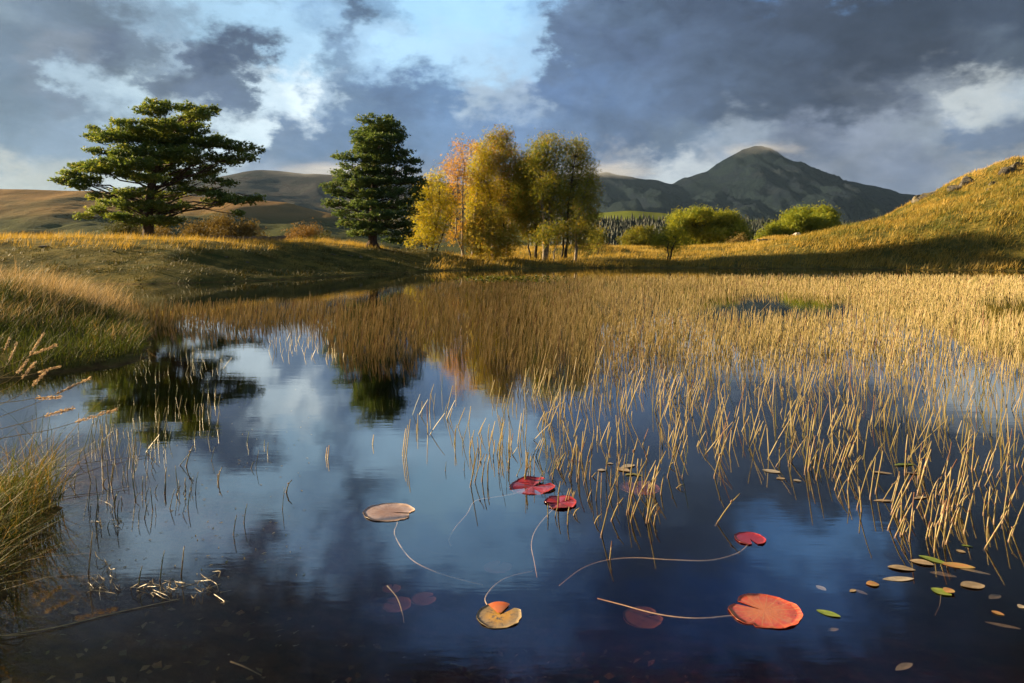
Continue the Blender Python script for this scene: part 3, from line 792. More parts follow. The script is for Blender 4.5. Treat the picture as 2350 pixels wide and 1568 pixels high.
leafy('birch_tree', 'tallest birch with olive leaves and a feathery rust top', 'tree', base_at(1580, 1120, 66, c2), 66,
      [(1530, 235, 55, 38), (1585, 245, 40, 34), (1470, 270, 50, 36), (1440, 320, 60, 40), (1540, 310, 80, 50), (1620, 330, 40, 40), (1480, 390, 90, 50), (1580, 400, 80, 55), (1500, 480, 80, 55), (1600, 500, 80, 60), (1540, 580, 90, 55), (1640, 600, 60, 60), (1560, 690, 90, 60), (1600, 780, 80, 60), (1560, 860, 70, 50), (1660, 700, 50, 60), (1650, 820, 60, 50), (1480, 680, 70, 60)], c2,
      'birch_olive', BL, 66, 'birch_bark', [[(1580, 1125, .17), (1590, 900, .13), (1600, 650, .10), (1560, 430, .06), (1535, 240, .02)]], group=GB, tint=(.3, 1))
leafy('birch_tree', 'green-gold birch right of the tallest one', 'tree', base_at(1780, 1130, 65, c2), 65,
      [(1720, 400, 60, 50), (1790, 420, 60, 45), (1700, 490, 70, 60), (1780, 510, 70, 60), (1690, 590, 70, 60), (1770, 610, 80, 55), (1720, 700, 80, 60), (1800, 720, 60, 60), (1690, 800, 60, 50), (1770, 820, 70, 55), (1740, 920, 70, 50), (1800, 960, 50, 40), (1660, 480, 50, 60), (1650, 580, 55, 60), (1660, 760, 60, 60), (1670, 900, 60, 50), (1700, 430, 50, 50), (1640, 660, 60, 60), (1620, 440, 40, 50), (1700, 520, 70, 70), (1690, 640, 70, 80), (1690, 790, 70, 70)], c2,
      'birch_green', BL, 68, 'dark_bark', [[(1785, 1135, .16), (1795, 950, .13), (1780, 700, .09), (1740, 440, .04)], [(1750, 1125, .10), (1725, 950, .08), (1700, 720, .05)]], group=GB, tint=(.25, .95), droop=.15)
leafy('birch_tree', 'drooping green birch with a domed yellow-green top', 'tree', base_at(1850, 1132, 62, c2), 62,
      [(1940, 250, 35, 30), (1870, 275, 80, 38), (1780, 290, 45, 34), (1830, 340, 90, 48), (1930, 340, 55, 55), (1790, 400, 80, 50), (1900, 420, 80, 55), (1820, 490, 90, 55), (1920, 510, 80, 55), (1860, 590, 100, 55), (1950, 610, 60, 60), (1850, 690, 90, 55), (1920, 730, 80, 55), (1860, 810, 80, 45), (1900, 900, 90, 40), (1830, 930, 60, 40)], c2,
      'birch_green', BL, 66, 'birch_bark', [[(1845, 1135, .18), (1850, 950, .14), (1830, 750, .10), (1840, 500, .07), (1880, 290, .02)], [(1862, 1135, .16), (1880, 900, .12), (1890, 700, .08), (1920, 450, .04)]], group=GB, tint=(.1, .8), droop=.35)
leafy('birch_tree', 'thin leaning young birch between the two drooping ones', 'tree', base_at(1912, 1125, 60, c2), 60,
      [(1950, 960, 45, 30), (1975, 900, 40, 35), (1930, 1000, 35, 22)], c2, 'birch_green', BL * .85, 55, 'birch_bark', [[(1908, 1128, .07), (1925, 1060, .055), (1950, 960, .04), (1975, 880, .02)]], group=GB, tint=(.3, .9))
leafy('birch_tree', 'olive birch with ragged drooping top near the clump right end', 'tree', base_at(1995, 1125, 64, c2), 64,
      [(2070, 290, 70, 30), (2010, 320, 50, 40), (2130, 330, 50, 45), (2060, 370, 80, 45), (2150, 420, 50, 50), (2000, 440, 50, 50), (2080, 460, 80, 50), (2030, 550, 80, 55), (2130, 550, 70, 60), (2010, 650, 70, 55), (2100, 660, 80, 55), (2020, 750, 70, 50), (2080, 830, 70, 50), (1990, 880, 50, 45)], c2,
      'birch_green', BL, 66, 'dark_bark', [[(1998, 1130, .16), (2010, 1000, .13), (2020, 750, .10), (2050, 480, .05), (2080, 310, .02)], [(1975, 1120, .10), (1978, 1010, .09), (1990, 850, .05)]], group=GB, tint=(.1, .85), droop=.3)
leafy('birch_tree', 'brownish olive birch with a straight trunk, rightmost of the clump', 'tree', base_at(2070, 1130, 61, c2), 61,
      [(2190, 470, 40, 40), (2170, 540, 60, 50), (2210, 600, 45, 50), (2140, 640, 60, 50), (2200, 690, 60, 50), (2120, 740, 70, 50), (2200, 790, 50, 45), (2140, 840, 80, 50), (2080, 900, 70, 45), (2170, 920, 60, 40), (2090, 990, 60, 40), (2150, 1010, 50, 30)], c2,
      'birch_olive', BL, 64, 'birch_bark', [[(2070, 1135, .15), (2073, 960, .12), (2100, 780, .09), (2150, 600, .05), (2185, 480, .02)]], group=GB, tint=(.15, .8), droop=.3)
leafy('willow_bush', 'dense green-yellow bush filling the foot of the birch clump', 'bush', base_at(1440, 1125, 59, c2), 59,
      [(1340, 900, 60, 50), (1430, 870, 80, 50), (1530, 890, 80, 50), (1610, 930, 50, 50), (1320, 990, 60, 50), (1410, 970, 80, 55), (1510, 990, 90, 55), (1610, 1010, 60, 45), (1370, 1065, 70, 40), (1470, 1075, 80, 36), (1570, 1075, 70, 36), (1420, 800, 60, 45), (1520, 810, 60, 45)], c2,
      'birch_green', BL, 80, 'dark_bark', [[(1400, 1130, .06), (1380, 1040, .05), (1350, 920, .02)], [(1440, 1130, .06), (1450, 1000, .05), (1440, 850, .02)], [(1490, 1130, .06), (1530, 1020, .05), (1560, 900, .02)]], part=('stems', 'foliage'), tint=(.6, 1))
leafy('low_bush', 'low green bush on the shore at the right foot of the birches', 'bush', base_at(2230, 1040, 70, c2), 70,
      [(2200, 960, 45, 50), (2245, 950, 45, 50), (2270, 1000, 30, 30), (2215, 1010, 50, 28)], c2, 'birch_green', BL, 70, 'dark_bark', [[(2230, 1045, .05), (2225, 960, .02)]], part=('stems', 'foliage'), tint=(.2, .8))
# bushes behind the left bank
leafy('hawthorn_bush', 'dark green bush just left of the lone pine trunk', 'bush', base_at(960, 1180, 57, c1), 57,
      [(920, 1120, 60, 50), (990, 1070, 60, 60), (900, 1165, 50, 28), (1040, 1110, 60, 60), (970, 1150, 80, 40), (950, 1050, 40, 40)], c1, 'bush_green', .17, 75, 'dark_bark', [[(965, 1200, .07), (970, 1100, .03)]], part=('stems', 'foliage'), group='bushes behind the left bank')
leafy('hawthorn_bush', 'pale brown bush half hidden behind the lone pine trunk', 'bush', base_at(1270, 1180, 60, c1), 60,
      [(1120, 1130, 40, 50), (1250, 1130, 50, 45), (1310, 1140, 50, 40), (1390, 1150, 50, 36), (1460, 1160, 40, 30)], c1, 'bush_tan', .16, 62, 'dark_bark', [[(1290, 1190, .06), (1290, 1120, .02)]], part=('stems', 'foliage'), group='bushes behind the left bank')
leafy('hawthorn_bush', 'wide tawny bush spreading right of the lone pine', 'bush', base_at(1780, 1200, 58, c1), 58,
      [(1560, 1150, 70, 55), (1530, 1110, 40, 36), (1660, 1120, 90, 70), (1720, 1060, 60, 55), (1770, 1040, 50, 40), (1790, 1110, 90, 70), (1900, 1120, 80, 60), (1980, 1140, 70, 60), (2040, 1160, 50, 45), (1840, 1160, 90, 36), (1700, 1170, 90, 30), (1980, 1090, 50, 30)], c1, 'bush_tan', .17, 70, 'dark_bark', [[(1700, 1210, .08), (1690, 1100, .03)], [(1880, 1210, .08), (1890, 1120, .03)]], part=('stems', 'foliage'), group='bushes behind the left bank', tint=(0, .9))
leafy('round_bush', 'round orange-brown bush left of the tall dark pine', 'bush', base_at(130, 1060, 68, c2), 68,
      [(60, 990, 55, 50), (130, 940, 70, 55), (200, 950, 50, 55), (100, 1020, 80, 40), (180, 1010, 60, 45), (40, 1035, 40, 26)], c2, 'bush_orange', .17, 85, 'dark_bark', [[(130, 1065, .07), (130, 980, .03)]], part=('stems', 'foliage'), tint=(.1, .9))
leafy('round_bush', 'small olive bush against the right side of the orange-brown bush', 'bush', base_at(270, 1060, 66, c2), 66,
      [(240, 990, 40, 40), (285, 970, 36, 40), (260, 1030, 60, 34), (310, 1030, 36, 32)], c2, 'bush_green', .17, 80, 'dark_bark', [[(268, 1065, .05), (270, 1000, .02)]], part=('stems', 'foliage'), tint=(.3, 1))
# meadow trees on the right
leafy('oak_tree', 'big round sunlit oak on the meadow left of the mountain foot', 'tree', base_at(680, 612, 128, c3), 128,
      [(560, 450, 45, 25), (640, 440, 60, 22), (720, 445, 60, 24), (790, 455, 55, 26), (535, 490, 40, 32), (600, 490, 70, 36), (700, 490, 80, 36), (800, 490, 70, 36), (870, 495, 36, 30), (560, 540, 50, 34), (640, 540, 70, 34), (740, 545, 80, 34), (840, 540, 60, 34), (590, 585, 50, 22), (680, 585, 70, 22), (780, 585, 70, 22), (880, 570, 30, 22)], c3,
      'oak', .40, 120, 'dark_bark', [[(690, 615, .5), (690, 560, .35), (680, 500, .15)], [(730, 590, .22), (760, 520, .12), (790, 470, .05)]], tint=(.15, .95), group='oaks beyond the meadow', twig=.02, spread=.5, fat=1.1)
leafy('oak_tree', 'wind-swept oak rising to the right behind the stone wall', 'tree', base_at(1200, 598, 132, c3), 132,
      [(1010, 560, 36, 28), (1060, 520, 50, 34), (1120, 480, 60, 34), (1190, 450, 60, 30), (1250, 425, 55, 22), (1310, 425, 45, 24), (1350, 450, 32, 30), (1290, 470, 60, 34), (1220, 495, 70, 36), (1140, 530, 70, 34), (1080, 565, 60, 26), (1020, 590, 45, 14), (1310, 510, 50, 26), (1350, 500, 30, 26), (1230, 540, 60, 24), (1160, 570, 50, 20)], c3,
      'oak', .40, 120, 'dark_bark', [[(1200, 600, .5), (1210, 540, .3), (1240, 470, .12)]], tint=(.05, .8), group='oaks beyond the meadow', twig=.02, spread=.5, fat=1.1)
leafy('lime_green_tree', 'bright yellow-green small tree left of the big round oak', 'tree', base_at(330, 612, 118, c3), 118,
      [(280, 570, 36, 26), (330, 540, 40, 28), (385, 530, 40, 26), (350, 575, 50, 30), (410, 560, 30, 30), (290, 595, 36, 14), (400, 590, 34, 18), (330, 515, 20, 10)], c3,
      'lime', .34, 90, 'dark_bark', [[(345, 615, .2), (345, 560, .1)]], tint=(.2, .9), spread=.4)
leafy('thorn_tree', 'little thorn tree on two thin trunks standing near the shore', 'tree', base_at(500, 688, 62, c3), 62,
      [(450, 555, 34, 24), (500, 530, 36, 20), (550, 540, 34, 24), (475, 580, 45, 20), (540, 580, 45, 24), (440, 595, 22, 12), (520, 605, 40, 10), (580, 565, 22, 22)], c3,
      'oak', .2, 92, 'dark_bark', [[(490, 690, .075), (492, 630, .06), (485, 560, .02)], [(507, 690, .085), (510, 630, .07), (530, 560, .02)]], tint=(.3, 1))
leafy('low_bush', 'small tan bush at the right foot of the big round oak', 'bush', base_at(855, 612, 112, c3), 112,
      [(830, 590, 30, 16), (865, 570, 30, 20), (885, 590, 22, 18), (850, 595, 40, 12)], c3, 'bush_tan', .3, 80, 'dark_bark', [[(855, 615, .1), (860, 580, .04)]], part=('stems', 'foliage'), tint=(.2, .9))

# conifer plantation on the far slope: one dark mass
fh = bpy.data.objects['field_hill'].data
fv = np.empty(len(fh.vertices) * 3, np.float32); fh.vertices.foreach_get('co', fv); fv = fv.reshape(-1, 3)
def fh_z(x, y):
    d = ((fv[None, :, 0] - x[:, None]) / 3) ** 2 + (fv[None, :, 1] - y[:, None]) ** 2
    return fv[np.argmin(d, 1), 2]
gx_ = Geo(); nC = 4200
cx = RNG.uniform(10, 235, nC); cy = RNG.uniform(330, 470, nC)
keep = []
cz = np.concatenate([fh_z(cx[i:i + 300], cy[i:i + 300]) for i in range(0, nC, 300)])
vv = HY - (cz + 5 - CAM_H) / cy * F; uu = CX + cx / cy * F
top = np.interp(uu, [1300, 1420, 1560, 1600, 1700, 1800], [500, 499, 500, 497, 500, 506])
kp = (vv > top + 1)
cx, cy, cz = cx[kp], cy[kp], cz[kp]; nC = len(cx)
cone_v, cone_f = [], []
for lev in range(4):
    r_, z0, z1 = .24 - .055 * lev, .08 + .21 * lev, .42 + .195 * lev
    o = len(cone_v)
    for a in range(6):
        rr = r_ * (1 if a % 2 else .72); cone_v.append([rr * math.cos(a * math.pi / 3 + lev), rr * math.sin(a * math.pi / 3 + lev), z0 - .03 * (a % 2)])
    cone_v.append([0, 0, z1])
    cone_f += [[o + a, o + (a + 1) % 6, o + 6] for a in range(6)]
batch(gx_, cone_v, cone_f, np.stack([cx, cy, cz - .5], 1), frames(np.tile([[0, 0, 1.0]], (nC, 1)), RNG.uniform(0, 6.28, nC)), RNG.uniform(4, 10, nC), RNG.uniform(0, 1, nC))
M['spruce'] = foliage_mat('spruce_wood', [(0, (.006, .013, .009)), (.7, (.011, .022, .012)), (1, (.020, .030, .014))], .05)
tag(link('conifer_plantation', gx_.mesh('conifer_plantation', M['spruce'])), 'dark conifer plantation on the slope below the green field', 'wood', kind='stuff')
# ==== END OF TREES ====

# ------------------------------------------------------------------ grasses (nobody could count them)
def scatter(n, x0, x1, y0, y1, keep=None):
    x, y = RNG.uniform(x0, x1, n), RNG.uniform(y0, y1, n)
    z = land(x, y); ok = z > .03
    if keep is not None: ok &= keep(x, y)
    ok &= np.abs(x) < y * .80 + 1.5
    x, y, z = x[ok], y[ok], z[ok]
    return np.stack([x, y, z - .02], 1)


def clumped(n, per, x0, x1, y0, y1, r, keep=None):
    c = scatter(n // per, x0, x1, y0, y1, keep)
    c = np.repeat(c, per, 0); c[:, :2] += RNG.normal(size=(len(c), 2)) * r
    z = land(c[:, 0], c[:, 1]); c[:, 2] = z - .02
    return c[z > .02], np.repeat(RNG.uniform(0, 1, len(c) // per), per)[z > .02]


def grass(name, label, base, h, lean, w, tint, mat, seg=2, curl=.6):
    g_ = Geo(); blades(g_, base, h, lean, w, np.clip(tint, 0, 1), seg, curl)
    return tag(link(name, g_.mesh(name, mat)), label, 'grass', kind='stuff')


# tall dry grass and green fringe on the near left mound
b, tn = clumped(30000, 14, -20, -6.0, 8.6, 23, .16, lambda x, y: (y > 10.6 + .7 * fbm(x, y, 2, 8)))
n = len(b); h = RNG.uniform(.18, .62, n) * (.55 + .6 * tn) * np.interp(b[:, 0], [-11, -9.5, -7.5], [1.25, 1, .55])
grass('tall_grass', 'tall dry windblown grass glowing on the near left bank', b, h, np.stack([RNG.normal(.30, .34, n) + .25 * tn, RNG.normal(0, .3, n)], 1), RNG.uniform(.004, .011, n), np.where(RNG.random(n) < .25, .15, .5 + .3 * tn) + RNG.normal(size=n) * .15, M['grass_straw'], 3)
b, tn = clumped(26000, 12, -14, -5.2, 7.6, 14.5, .14)
n = len(b); h = RNG.uniform(.12, .34, n)
grass('green_grass', 'short green grass along the foot of the near left bank', b, h, np.stack([RNG.normal(.25, .4, n), RNG.normal(-.1, .4, n)], 1), np.full(n, .009), .35 * tn + .15 + RNG.normal(size=n) * .2, M['grass_green'], 2)
# far left bank and its sunlit rim
b, tn = clumped(80000, 16, -62, -1, 30.6, 66, .28, lambda x, y: y - x * .0 > 30.6)
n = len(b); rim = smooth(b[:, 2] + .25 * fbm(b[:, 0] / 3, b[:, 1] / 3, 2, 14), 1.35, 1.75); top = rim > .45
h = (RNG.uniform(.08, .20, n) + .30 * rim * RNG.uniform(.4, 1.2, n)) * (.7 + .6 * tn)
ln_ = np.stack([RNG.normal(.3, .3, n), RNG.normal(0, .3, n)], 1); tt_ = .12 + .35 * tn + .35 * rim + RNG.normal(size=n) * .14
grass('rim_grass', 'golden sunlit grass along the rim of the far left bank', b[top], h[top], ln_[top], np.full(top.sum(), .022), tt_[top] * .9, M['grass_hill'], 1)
grass('bank_grass', 'dark rough grass on the shaded face of the far left bank', b[~top], h[~top], ln_[~top], np.full((~top).sum(), .034), tt_[~top] + .1, M['grass_bank'], 1)  # face blades get the dark material, so shade is painted into their colour
# meadow behind the shore
b, tn = clumped(90000, 16, -6, 62, 50, 100, .35)
n = len(b); h = RNG.uniform(.18, .45, n) * (.7 + .6 * tn)
grass('meadow_grass', 'golden meadow grass between the birches and the right hill', b, h, np.stack([RNG.normal(.3, .3, n), RNG.normal(0, .3, n)], 1), np.full(n, .045), .35 + .4 * tn + RNG.normal(size=n) * .12, M['grass_hill'], 1)
# hillside
b, tn = clumped(120000, 18, 26, 100, 48, 122, .40)
n = len(b); h = RNG.uniform(.25, .6, n) * (.7 + .6 * tn)
vr = fbm((b[:, 0] + .6 * b[:, 1]) / 8, (b[:, 1] - .5 * b[:, 0]) / 14, 3, 55) * 1.1 + .6 * fbm(b[:, 0] / 3, b[:, 1] / 3, 3, 57)
grass('hill_grass', 'tussocky golden grass on the steep right hillside', b, h, np.stack([RNG.normal(.35, .3, n), RNG.normal(-.15, .3, n)], 1), np.full(n, .07), .34 + .30 * tn + 1.5 * vr + RNG.normal(size=n) * .12, M['grass_hill'], 1)
# taller sedge at the water's edge on the far right shore
b, tn = clumped(16000, 22, -4, 52, 44, 60, .3, lambda x, y: (poly_sd(LAKE, x, y) < 2.6))
n = len(b); h = RNG.uniform(.35, .85, n) * (.7 + .6 * tn)
grass('shore_sedge', 'tall tawny sedge along the far water edge on the right', b, h, np.stack([RNG.normal(.35, .2, n), RNG.normal(0, .2, n)], 1), np.full(n, .035), .25 + .4 * tn + RNG.normal(size=n) * .15, M['grass_hill'], 2)
# grass clump hanging over the water at the lower left
xs, ys = RNG.uniform(-3.2, -2.0, 6200), RNG.uniform(2.4, 5.0, 6200)
zz = land(xs, ys); ok = (zz > .0); b = np.stack([xs, ys, zz - .02], 1)[ok]; n = len(b)
h = RNG.uniform(.10, .60, n) * np.where(RNG.random(n) < .08, 1.4, .9)
grass('overhanging_grass', 'green and straw grass clump hanging over the water at the lower left', b, h, np.stack([RNG.normal(.45, .55, n), RNG.normal(-.1, .5, n)], 1), RNG.uniform(.0022, .0065, n), np.where(RNG.random(n) < .35, RNG.uniform(.8, 1.2, n), RNG.uniform(0, .6, n)), M['grass_green'], 4, .9)

# ------------------------------------------------------------------ rush bed
def stem_mesh(name, h, k=5, bent=0.0, tint=.6, sheath=True):
    g_ = Geo()
    r = .0042
    pts = [(0, 0, -.012), (0, 0, 0), (bent * .1 * h, 0, h * .35), (bent * .4 * h, 0, h * .7), (bent * h, 0, h)]
    tube(g_, pts, [r * 1.15, r * 1.12, r * 1.02, r * .9, r * .72], k, np.append(np.repeat([.27, .30, .5 * tint + .15, tint, min(1.0, tint + .06)] if tint > .3 else [tint] * 5, k), tint), True)
    if sheath:                                        # brown sheaths at the foot and a joint higher up
        tube(g_, [(0, 0, -.02), (0, 0, .05 * h), (0, 0, .10 * h)], [r * 1.45, r * 1.4, r * 1.12], k, .97)
        z = RNG.uniform(.35, .75)
        tube(g_, [(bent * .3 * h * z, 0, h * z - .012), (bent * .32 * h * z, 0, h * z), (bent * .34 * h * z, 0, h * z + .006)], [r * 1.0, r * 1.35, r * 1.0], k, .99)
    tube(g_, [(bent * h * .985, 0, h * .985), (bent * h, 0, h + .002)], [r * .74, r * .74], k, .995, True)      # dark dry tip
    return g_.mesh(name, M['straw'], smooth_shade=True)


stems = []          # x, y, height, leanx, leany, tint


def uv_of(x, y): return CX + x / y * F, HY + CAM_H / y * F


LOW = np.array([(255, 716), (330, 757), (440, 768), (590, 770), (645, 748), (735, 764), (775, 822), (850, 832), (950, 826), (1000, 800), (1075, 846), (1200, 890), (1400, 860), (2350, 800)], float)
UP = np.array([(240, 714), (420, 708), (700, 704), (860, 694), (950, 674), (1000, 654), (1100, 644), (1500, 638), (1900, 636), (2350, 640)], float)
nR = 92000
y = 1 / np.sqrt(RNG.uniform(1 / 52.0 ** 2, 1 / 6.5 ** 2, nR))
y = np.where(RNG.random(nR) < .62, RNG.uniform(9, 52, nR), y)
x = RNG.uniform(-.60, .80, nR) * y
u, v = uv_of(x, y)
wv = 10 * fbm(x / 2.2, y / 2.2, 3, 88)
low = np.interp(u, LOW[:, 0], LOW[:, 1]) + wv * (v - 560) / 100
up = np.interp(u, UP[:, 0], UP[:, 1])
rho = ((v > up) & (v < low)).astype(float)
pool = (((u - 1790) / 190) ** 2 + ((v - 707) / 26) ** 2 < 1) | (((u - 2360) / 120) ** 2 + ((v - 710) / 24) ** 2 < 1)
rho[pool] = 0
fade = np.clip((915 - v) / 170, 0, 1) ** 1.2
r2 = ((u > 1180) & (v >= low)) * fade * .34
rho = np.maximum(rho * np.where(u > 1150, np.clip((890 - v) / 190, .18, 1), 1), r2)
rho *= .72 + .9 * fbm(x / 2.6, y / 2.6, 3, 90)
rho *= np.where(u < 1150, np.interp(v, [725, 790], [.75, .38]), 1)
pal = (u < 950) & (v < 690)
ok = RNG.random(nR) < rho
x, y, u, v = x[ok], y[ok], u[ok], v[ok]; n = len(x)
hh = RNG.normal(.265, .075, n) * np.interp(y, [7, 11, 17, 24, 50], [.9, 1.0, .85, .72, .9])
stems_far = dict(x=x, y=y, h=np.clip(hh, .12, .8), lx=np.where(RNG.random(n) < .03, RNG.normal(.6, .4, n), RNG.normal(.11, .10, n)), ly=RNG.normal(0, .12, n), t=np.clip(RNG.normal(.62, .22, n), .05, 1))


def region(n, poly, tuft, hmu, tint=(.2, .95), lean=.28, spread=.05):
    """tufts inside a shape given by the water points seen at (u, v)"""
    P = np.array([gnd(a, b_)[:2] for a, b_ in poly]); got = 0
    while got < n:
        x_, y_ = RNG.uniform(P[:, 0].min(), P[:, 0].max()), RNG.uniform(P[:, 1].min(), P[:, 1].max())
        if poly_sd(P, np.array([x_]), np.array([y_]))[0] > 0: continue
        k = RNG.integers(tuft[0], tuft[1] + 1); tt = RNG.uniform(*tint); ll = RNG.normal(lean, .14)
        for _ in range(k):
            stems.append((x_ + RNG.normal() * spread, y_ + RNG.normal() * spread, max(.05, .63 * RNG.normal(hmu, hmu * .42)), (.62 * ll + RNG.normal() * .10) if RNG.random() > .035 else RNG.normal(.6, .3), RNG.normal() * .12, np.clip(tt + RNG.normal() * .15, 0, 1)))
        got += k


# the stand thins out towards the camera
region(240, [(1180, 880), (1500, 860), (2350, 850), (2350, 990), (1900, 990), (1500, 960), (1250, 930)], (1, 2), .36)
region(110, [(1500, 950), (2350, 960), (2350, 1080), (2000, 1070), (1600, 1040)], (1, 3), .34, (.3, .95), .30)
region(150, [(1180, 890), (2350, 860), (2350, 1010), (1500, 1000), (1250, 960)], (1, 1), .30, (.3, .9), .2)
region(80, [(940, 930), (1020, 890), (1230, 900), (1280, 1000), (1250, 1080), (1100, 1060), (960, 1000)], (1, 4), .24, (.1, .8), .18)
region(40, [(1080, 1040), (1280, 1040), (1290, 1120), (1120, 1130)], (1, 3), .22, (.1, .8), .2)
region(60, [(1280, 980), (1640, 1020), (1700, 1080), (1520, 1130), (1300, 1090)], (1, 3), .28, (.35, .98), .3)
region(40, [(1250, 1090), (1560, 1110), (1580, 1200), (1420, 1250), (1270, 1190)], (1, 4), .24, (.4, 1), .26)
region(85, [(1760, 1050), (2350, 1060), (2350, 1190), (2150, 1200), (1990, 1180), (1850, 1120)], (1, 4), .30, (.4, .98), .33)
region(36, [(2000, 1170), (2350, 1180), (2350, 1260), (2200, 1265), (2050, 1225)], (1, 3), .25, (.4, .98), .3)
# green stems scattered over the water on the left
nleft0 = len(stems)
region(34, [(270, 900), (520, 890), (520, 1000), (300, 1010)], (1, 2), .15, (.0, .25), .1)
region(46, [(180, 960), (360, 960), (420, 1060), (330, 1120), (180, 1060)], (1, 3), .2, (.0, .2), .08)
region(30, [(230, 1080), (420, 1060), (420, 1200), (240, 1220)], (1, 3), .17, (.0, .2), .08)
region(46, [(40, 960), (300, 940), (340, 1180), (180, 1260), (130, 1120)], (1, 2), .24, (.0, .22), .12)
region(12, [(420, 1000), (680, 1000), (680, 1170), (520, 1200), (430, 1150)], (1, 2), .13, (.0, .4), .1)
for px, py, hpx, tt in ((203, 1316, 96, .45), (367, 1334, 70, .1), (416, 1320, 66, .55), (318, 1345, 46, .08), (748, 1050, 24, .95), (752, 1052, 30, .95), (1022, 1080, 20, .1), (1065, 1078, 22, .1), (855, 1020, 22, .9),
                        (536, 1226, 44, .1), (560, 1200, 44, .1), (648, 1168, 48, .1), (1400, 1282, 40, .98), (1645, 1202, 86, .62), (928, 1045, 70, .5), (932, 1046, 84, .6), (924, 1044, 60, .9)):
    p = gnd(px, py); stems.append((p[0], p[1], hpx * p[1] / F, .1 if px < 1600 else .6, 0, tt))
# a green fringe standing in the shallows in front of the near bank
region(70, [(300, 790), (480, 790), (560, 850), (420, 900), (300, 860)], (1, 3), .15, (.0, .16), .1)
region(50, [(620, 780), (760, 775), (780, 830), (640, 830)], (1, 2), .16, (.3, .6), .12)

S = np.array(stems); order = np.argsort(S[:, 1])
inside = [i for i in order if 0 < uv_of(S[i, 0], S[i, 1])[0] < 2400]
near = inside[:300]; rest = [i for i in range(len(S)) if i not in set(near)]
VAR = [[stem_mesh('rush_stem', .25, 6, bt, tt) for bt in (0, .05, .12)] for tt in (.03, .12, .3, .5, .65, .8, .92, 1.0)]
ZONES = [(lambda u, v: u < 330 and v < 1240, 'beside the lower left grass clump', 'green rush stems in the left water'),
         (lambda u, v: u < 700 and v < 1000, 'in the dark reflection of the lone pine', 'rush stems in the mirrored pine'),
         (lambda u, v: u < 700 and v < 1240, 'in open water left of the pale pad', 'green rush stems in the left water'),
         (lambda u, v: u < 700, 'in dark shallows near the floating straw', 'stems in the dark shallows'),
         (lambda u, v: u < 1100 and v < 1200, 'in open water behind the pale tan pad', 'rush stems above the pale pad'),
         (lambda u, v: u < 1290 and v < 1200, 'in the loose tufts behind the crimson pads', 'rush stems behind the crimson pads'),
         (lambda u, v: u < 1640 and v < 1130, 'behind the dull red pad', 'rush stems behind the dull red pad'),
         (lambda u, v: u < 1600, 'in front of the dull red pad', 'rush stems in front of the dull red pad'),
         (lambda u, v: u < 1760 and v > 1150, 'alone beside the small crimson pad', 'lone stems by the small crimson pad'),
         (lambda u, v: u < 1900, 'at the left end of the thick stand', 'rush stems left in the thick stand'),
         (lambda u, v: u < 2130, 'behind the round orange leaf', 'rush stems above the round orange leaf'),
         (lambda u, v: v > 1180, 'just behind the floating oval leaves', 'rush stems just above the oval leaves'),
         (lambda u, v: True, 'deep in the stand at the right edge', 'rush stems at the right edge')]


def stem_words(h_, lx, tt):
    size = 'very short' if h_ < .12 else 'short' if h_ < .20 else 'medium' if h_ < .28 else 'tall'
    hue = 'green' if tt < .2 else 'olive' if tt < .4 else 'straw' if tt < .72 else 'pale straw' if tt < .95 else 'red-brown'
    pose = 'leaning left' if lx < -.03 else 'upright' if lx < .12 else 'tilted right' if lx < .3 else 'leaning right' if lx < .55 else 'bent right'
    return size + ' ' + hue + ' rush stem ' + pose


for i in near:
    x_, y_, h_, lx, ly, tt = S[i]; u_, v_ = uv_of(x_, y_)
    vi = int(np.argmin(np.abs(np.array((.03, .12, .3, .5, .65, .8, .92, 1.0)) - tt)))
    o = link('rush_stem', VAR[vi][int(RNG.integers(3))])
    o.location = (x_, y_, 0); o.scale = (RNG.uniform(.62, 1.0) * (.62 if tt < .28 else 1),) * 2 + (h_ / .25,)
    o.rotation_euler = (-math.atan(ly), math.atan(lx), 0)
    for f, lab, gp in ZONES:
        if f(u_, v_):
            tag(o, stem_words(h_, lx, tt) + ' ' + lab, 'rush', gp); break


def stem_batch(geo, x, y, h, lx, ly, t, r, k=3):
    n = len(x); th = np.arange(k) * 2 * np.pi / k
    rows = []
    for f_, rs in ((-.05, 1.1), (.45, 1.0), (1.0, .7)):
        c = np.stack([x + lx * h * f_ * (1 + .15 * f_), y + ly * h * f_, h * f_], 1)
        for a in th: rows.append(c + np.stack([r * rs * np.cos(a), r * rs * np.sin(a), 0 * r], 1))
    V = np.stack(rows, 1); q = []
    for s_ in range(2):
        for j in range(k): q.append([s_ * k + j, s_ * k + (j + 1) % k, (s_ + 1) * k + (j + 1) % k, (s_ + 1) * k + j])
    Fc = (np.array(q)[None] + (np.arange(n) * 3 * k)[:, None, None]).reshape(-1, 4)
    tt_ = np.repeat(t[:, None], 3 * k, 1); tt_[:, :k] = np.where(tt_[:, :1] > .3, np.clip(tt_[:, :k] - RNG.uniform(.15, .45, (n, 1)), .22, 1), tt_[:, :k])
    geo.add(V.reshape(-1, 3), None, Fc, tt_.ravel())


g_ = Geo(); sf = stems_far
stem_batch(g_, sf['x'], sf['y'], sf['h'], sf['lx'], sf['ly'], sf['t'], np.interp(sf['y'], [7, 12, 25, 50], [.0034, .0046, .0080, .016]))
R_ = S[rest]
stem_batch(g_, R_[:, 0], R_[:, 1], R_[:, 2], R_[:, 3], R_[:, 4], R_[:, 5], np.where(R_[:, 5] < .28, .0024, .0036), 4)
tag(link('rush_bed', g_.mesh('rush_bed', M['straw'])), 'wide bed of straw coloured rushes standing in the lake', 'rushes', kind='stuff')
print('stems', len(S), len(sf['x']))
# ==== END OF GRASS ====

